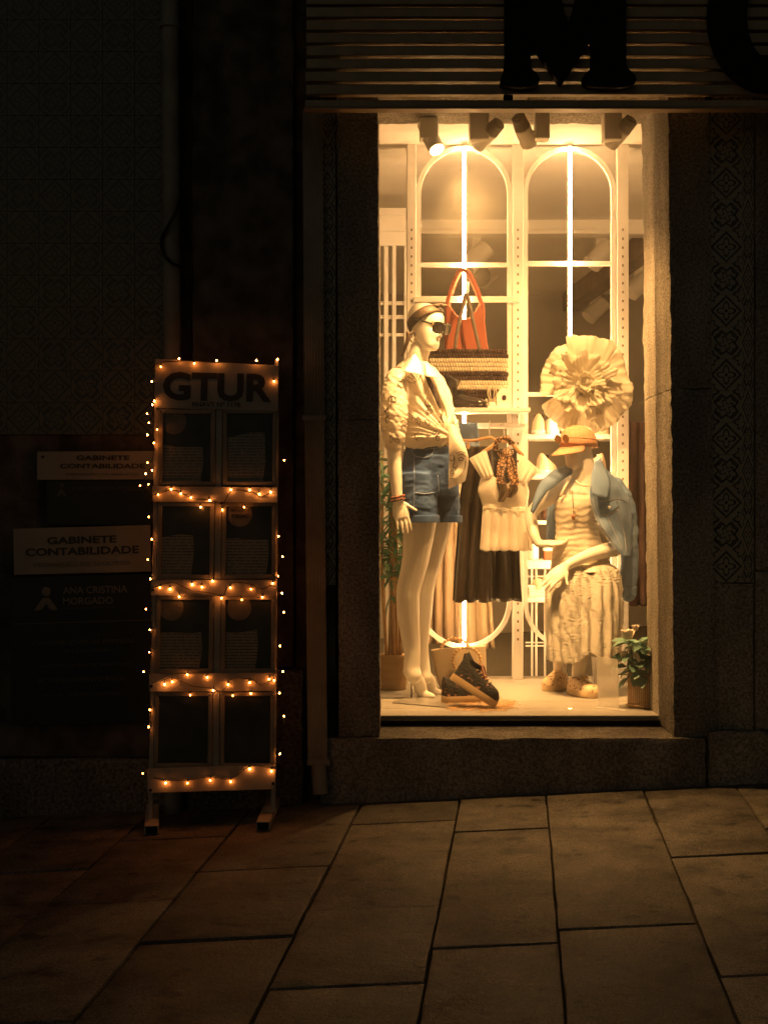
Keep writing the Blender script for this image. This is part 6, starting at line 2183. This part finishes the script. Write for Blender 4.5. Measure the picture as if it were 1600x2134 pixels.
# ============================================================ FLOOR PROPS
M['straw'] = weave('straw_weave', (0.50, 0.38, 0.25), (0.74, 0.60, 0.43), 95, bump=.9, dist=.004, distort=.5)
M['bead_wood'] = mat('wood_bead', (0.66, 0.46, 0.27), 0.4, (0.56, 0.36, 0.19), 30)
hbag = thing('straw_handbag', 'straw handbag with round bead handles on the display floor', 'bag', FP(960, 1437))
HB = 7.30
def hp_(px, py, Y=HB): return P(px, py, Y)
rows = []
for v in np.linspace(0, 1, 12):
    py = 1434 - (1434 - 1350) * v
    zc_ = HC + (CY - py) * HB / FPX
    zc_ = max(zc_, FLOOR + .002)
    xl = 912 - 14 * v
    xr = 1014 - 2 * v
    rnd = 1 - .10 * max(0, 1 - v * 5)
    cx_, hw = P((xl + xr) / 2, 0, HB).x, (xr - xl) / 2 * HB / FPX * rnd
    dp = .060 * (1 - .55 * v) * rnd
    rows.append([Vector((cx_ + hw * math.copysign(abs(math.cos(t)) ** .4, math.cos(t)), HB + dp * math.copysign(abs(math.sin(t)) ** .7, math.sin(t)), zc_ + .035 * v * (math.cos(t) * .35) + .002 * math.sin(3 * t) * v)) for t in np.linspace(0, 2 * math.pi, 61)[:-1]])
MB().loft(rows).build('body', 'straw', hbag, smooth=True, angle=50)
for cx_, cy_, Yh, r_, sq in ((972, 1376, HB - .075, 29, .92), (948, 1354, HB + .03, 29, .8)):
    n = 24
    for k in range(n):
        t = 2 * math.pi * k / n
        p = P(cx_ + r_ * math.cos(t), cy_ + r_ * sq * math.sin(t) , Yh + .012 * math.sin(t))
        MB().ball(p, .0094, 8, 6).build('bead', 'bead_wood', hbag, smooth=True)
    MB().tube([P(cx_ + r_ * math.cos(t), cy_ + r_ * sq * math.sin(t), Yh + .012 * math.sin(t)) for t in np.linspace(0, 2 * math.pi, 30)], .003, 6).build('handle_ring', 'bead_wood', hbag, smooth=True)
M['black_lace'] = mat('black_floral_canvas', (0.014, 0.013, 0.015), 0.8, (0.38, 0.17, 0.10), 42, bump=.7, bscale=80, nlo=.62, nhi=.66)
M['jute'] = weave('jute_sole', (0.46, 0.30, 0.15), (0.58, 0.41, 0.23), 230, bump=.5, dist=.002)
sk1 = thing('flatform_shoe', 'black floral canvas shoe standing flat beside the straw handbag', 'shoe', FP(960, 1465), 'black canvas shoes')
shoe_from(sk1, FP(922, 1467) + Vector((0, 0, .003)), FP(922, 1467) + Vector((.222, .095, .003)), W=.094, H=.072, sole=.034, mu='black_lace', ms='jute', rise=.3)
sk3 = thing('flatform_shoe', 'black floral canvas shoe leaning toe-down against its pair', 'shoe', FP(1000, 1478), 'black canvas shoes')
heel = P(938, 1416, 6.60)
toe = FP(1029, 1478) + Vector((0, 0, .004))
rt2 = shoe_from(sk3, heel, toe, W=.098, H=.080, sole=.034, mu='black_lace', ms='jute', rise=.55, roll=R(-14))
def on_shoe(x, y, z): return rt2 @ Vector((x, y, z))
Ls = (toe - heel).length
MB().tube([on_shoe(Ls * .5 + Ls * .12 * math.cos(t), .030 * math.sin(t), .106 - .03 * math.cos(t)) for t in np.linspace(0, 2 * math.pi, 22)], .004, 6).build('tongue_edge', 'beads', sk3, smooth=True)
lacem = MB()
for k in range(5):
    x = Ls * (.36 + .075 * k)
    h = .034 + .080 * (1.0 - .50 * max(0, (x / Ls - .35) / .65) ** .8)
    lacem.tube([on_shoe(x, -.028, h - .012), on_shoe(x + .006, 0, h + .003), on_shoe(x, .028, h - .012)], .0032, 6)
lacem.build('laces', 'bead_wood', sk3, smooth=True)
MB().tube([on_shoe(.002, 0, .11), on_shoe(-.006, 0, .135), on_shoe(.004, 0, .14)], .004, 6).build('pull_tab', 'black_lace', sk3, smooth=True)
# straw mat with fringe
M['raffia'] = mat('raffia', (0.60, 0.36, 0.18), 0.8, (0.70, 0.47, 0.26), 40)
mt_ = thing('raffia_mat', 'loose raffia mat under the black canvas shoes', 'mat', FP(990, 1475))
fr_ = MB()
mr = random.Random(8)
for k in range(420):
    px, py = mr.uniform(925, 1062), mr.gauss(1471, 7)
    if py > 1488 or py < 1455 or ((px - 995) / 75) ** 2 + ((py - 1471) / 16) ** 2 > 1.1:
        continue
    a = FP(px, py) + Vector((0, 0, mr.uniform(.001, .005)))
    ang = mr.gauss(0, .5) if px > 1030 else mr.uniform(-1.4, 1.4)
    ln = mr.uniform(.02, .06)
    mid = a + Vector((math.cos(ang) * ln * .5, math.sin(ang) * ln * .5, mr.uniform(.001, .006)))
    e = a + Vector((math.cos(ang + .3) * ln, math.sin(ang + .3) * ln, 0))
    fr_.tube([a, mid, e], .0011, 4)
o = fr_.build('raffia_strands', 'raffia', mt_)
o['kind'] = 'stuff'
# clear card holder
def acrylic():
    m = bpy.data.materials.new('clear_acrylic')
    m.use_nodes = True
    nt = m.node_tree
    nt.nodes.clear()
    o_ = nt.nodes.new('ShaderNodeOutputMaterial')
    tr = nt.nodes.new('ShaderNodeBsdfTransparent')
    df = nt.nodes.new('ShaderNodeBsdfPrincipled')
    df.inputs['Base Color'].default_value = (.80, .76, .70, 1)
    df.inputs['Roughness'].default_value = .25
    mx = nt.nodes.new('ShaderNodeMixShader')
    mx.inputs[0].default_value = .38
    nt.links.new(tr.outputs[0], mx.inputs[1])
    nt.links.new(df.outputs[0], mx.inputs[2])
    nt.links.new(mx.outputs[0], o_.inputs[0])
    return m
M['acrylic'] = acrylic()
ac = thing('card_holder', 'upright clear acrylic card holder by the potted flowers', 'card holder', FP(1270, 1477))
pl, pr = FP(1245, 1473), FP(1290, 1480)
MB().prism([pl, pr, pr + Vector((-.005, .02, .228)), pl + Vector((-.005, .02, .228))], (0, .003, 0)).build('sheet', 'acrylic', ac)
MB().prism([pl + Vector((-.01, 0, .001)), pr + Vector((0.03, 0, .001)), pr + Vector((.02, -.05, .001)), pl + Vector((-.02, -.05, .001))], (0, 0, .003)).build('foot', 'acrylic', ac)

# ============================================================ PLANTS
M['leaf'] = mat('leaf_green', (0.09, 0.19, 0.15), 0.5, (0.18, 0.31, 0.23), 9, spec=.45)
M['leaf_b'] = mat('leaf_bamboo', (0.07, 0.21, 0.12), 0.5, (0.13, 0.31, 0.17), 9, spec=.45)
M['cane'] = mat('bamboo_cane', (0.40, 0.26, 0.12), 0.5, (0.28, 0.17, 0.07), 14)
M['petal_white'] = mat('petal_white', (0.72, 0.62, 0.52), 0.6)
def leaf_mesh(name, L, W, m, curve=.25, oval=False):
    mb_ = MB()
    n = 7
    vs, fs = [], []
    for i in range(n):
        t = i / (n - 1)
        w = W * (math.sin(math.pi * t ** (.8 if oval else .62)) ** (.7 if oval else 1)) / 2 + .0004
        z = -curve * L * t * t
        vs += [(L * t, -w, z + w * .25), (L * t, 0, z), (L * t, w, z + w * .25)]
    for i in range(n - 1):
        a = i * 3
        fs += [(a, a + 1, a + 4, a + 3), (a + 1, a + 2, a + 5, a + 4)]
    mb_.add(vs, fs)
    me_ = mb_.mesh(name)
    me_.materials.append(M[m])
    me_.polygons.foreach_set('use_smooth', [True] * len(me_.polygons))
    return me_
LB = [leaf_mesh('leaf', .13, .022, 'leaf_b', .35), leaf_mesh('leaf', .10, .020, 'leaf_b', .15)]
LR = [leaf_mesh('leaf', .075, .046, 'leaf', .30, True), leaf_mesh('leaf', .060, .040, 'leaf', .15, True)]
def put_leaf(me_, loc, yaw, pitch, roll, par, s=1.0):
    o = bpy.data.objects.new('leaf', me_)
    o.location = loc
    o.rotation_euler = (roll, pitch, yaw)
    o.scale = (s, s, s)
    C.objects.link(o)
    setparent(o, par)
bam = thing('bamboo_plant', 'bamboo plant in a woven basket behind the standing mannequin', 'plant', FP(815, 1437))
BY = FP(815, 1437).y
bc = FP(817, 1436)
M['basket'] = weave('seagrass_basket', (0.40, 0.24, 0.11), (0.56, 0.37, 0.19), 70, bump=.9, dist=.005, distort=2)
rings = []
for k in range(15):
    v = k / 14
    r = .072 + .010 * v + .0028 * math.sin(v * 60)
    rings.append([(bc.x + r * math.cos(t), bc.y + r * math.sin(t), bc.z + .001 + .172 * v) for t in np.linspace(0, 2 * math.pi, 37)[:-1]])
MB().loft(rings).build('basket', 'basket', bam, smooth=True)
lr = random.Random(4)
tops = []
for k in range(11):
    a = lr.uniform(0, 6.28)
    r = .055 * math.sqrt(lr.random())
    b0 = bc + Vector((r * math.cos(a), r * math.sin(a), .165))
    e = b0 + Vector((lr.uniform(-.05, .05), lr.uniform(-.04, .04), lr.uniform(.65, 1.05)))
    mid = (b0 + e) / 2 + Vector((lr.uniform(-.012, .012), 0, 0))
    MB().tube([b0, (b0 + mid) / 2, mid, (mid + e) / 2, e], [.0075, .007, .0065, .006, .004], 8).build('cane', 'cane', bam, smooth=True)
    tops.append((b0, e))
for k in range(270):
    b0, e = lr.choice(tops)
    t = lr.uniform(.42, 1.05)
    p = b0 + (e - b0) * t
    put_leaf(lr.choice(LB), p, lr.uniform(0, 6.28), lr.uniform(-.5, 1.0), lr.uniform(-.8, .8), bam, lr.uniform(.7, 1.15))

fp = thing('flower_pot', 'potted white flowers with broad green leaves in a bamboo basket', 'plant', FP(1340, 1480))
pc_ = FP(1341, 1477)
pc_.x -= .004
nsl = 40
M['bamboo_slat'] = mat('bamboo_slat', (0.62, 0.40, 0.20), 0.5, (0.50, 0.30, 0.14), 20)
slm_ = MB().box(-.0028, .0028, -.0016, .0016, 0, .150, .0008).mesh('slat')
recalc(slm_)
slm_.materials.append(M['bamboo_slat'])
for k in range(nsl):
    t = 2 * math.pi * k / nsl
    o = bpy.data.objects.new('slat', slm_)
    o.location = (pc_.x + .060 * math.cos(t), pc_.y + .05 + .060 * math.sin(t), pc_.z + .004)
    o.rotation_euler = (0, 0, t + math.pi / 2)
    C.objects.link(o)
    setparent(o, fp)
for z_, r_, w_ in ((.012, .0625, .008), (.028, .0625, .004), (.140, .0625, .006), (.07, .058, .003)):
    MB().tube([(pc_.x + r_ * math.cos(t), pc_.y + .05 + r_ * math.sin(t), pc_.z + z_) for t in np.linspace(0, 2 * math.pi, 37)], w_ / 2, 6).build('hoop', 'bamboo_slat', fp, smooth=True)
MB().lathe((pc_.x, pc_.y + .05, pc_.z + .005), [(.035, 0), (.044, .11), (.040, .11)], 20).build('inner_pot', 'card', fp, smooth=True)
fr2 = random.Random(15)
for k in range(96):
    a = fr2.uniform(0, 6.28)
    r = .075 * math.sqrt(fr2.random())
    p = pc_ + Vector((r * math.cos(a) - .008, .05 + r * .8 * math.sin(a), fr2.uniform(.13, .30)))
    put_leaf(fr2.choice(LR), p, a + fr2.uniform(-.8, .8), fr2.uniform(-.6, .9), fr2.uniform(-.7, .7), fp, fr2.uniform(.75, 1.2))
for k in range(9):
    a = fr2.uniform(0, 6.28)
    p = pc_ + Vector((.04 * math.cos(a), .05 + .04 * math.sin(a), .10))
    e = p + Vector((fr2.uniform(-.05, .04), fr2.uniform(-.03, .03), fr2.uniform(.10, .24)))
    MB().tube([p, (p + e) / 2 + Vector((.006, 0, 0)), e], .0022, 6).build('stem', 'leaf', fp, smooth=True)
for px, py, r in ((1306, 1322, .036), (1296, 1362, .020), (1352, 1368, .016), (1322, 1308, .018)):
    c = P(px, py, pc_.y + .02)
    for j in range(9):
        a = j * 2.4
        rr = r * (.25 + .09 * j)
        m_ = MB()
        def fn(u, v, a=a, rr=rr, c=c, r=r):
            t = a + (u - .5) * 1.5
            return c + Vector((rr * math.cos(t) * (.6 + .5 * v), -.012 + rr * .9 * math.sin(t) * (.6 + .5 * v) * .8, (v - .5) * r * 1.1 + .004 * math.sin(u * 9)))
        m_.grid(fn, 7, 5).build('petal', 'petal_white', fp, smooth=True, solid=.0012)
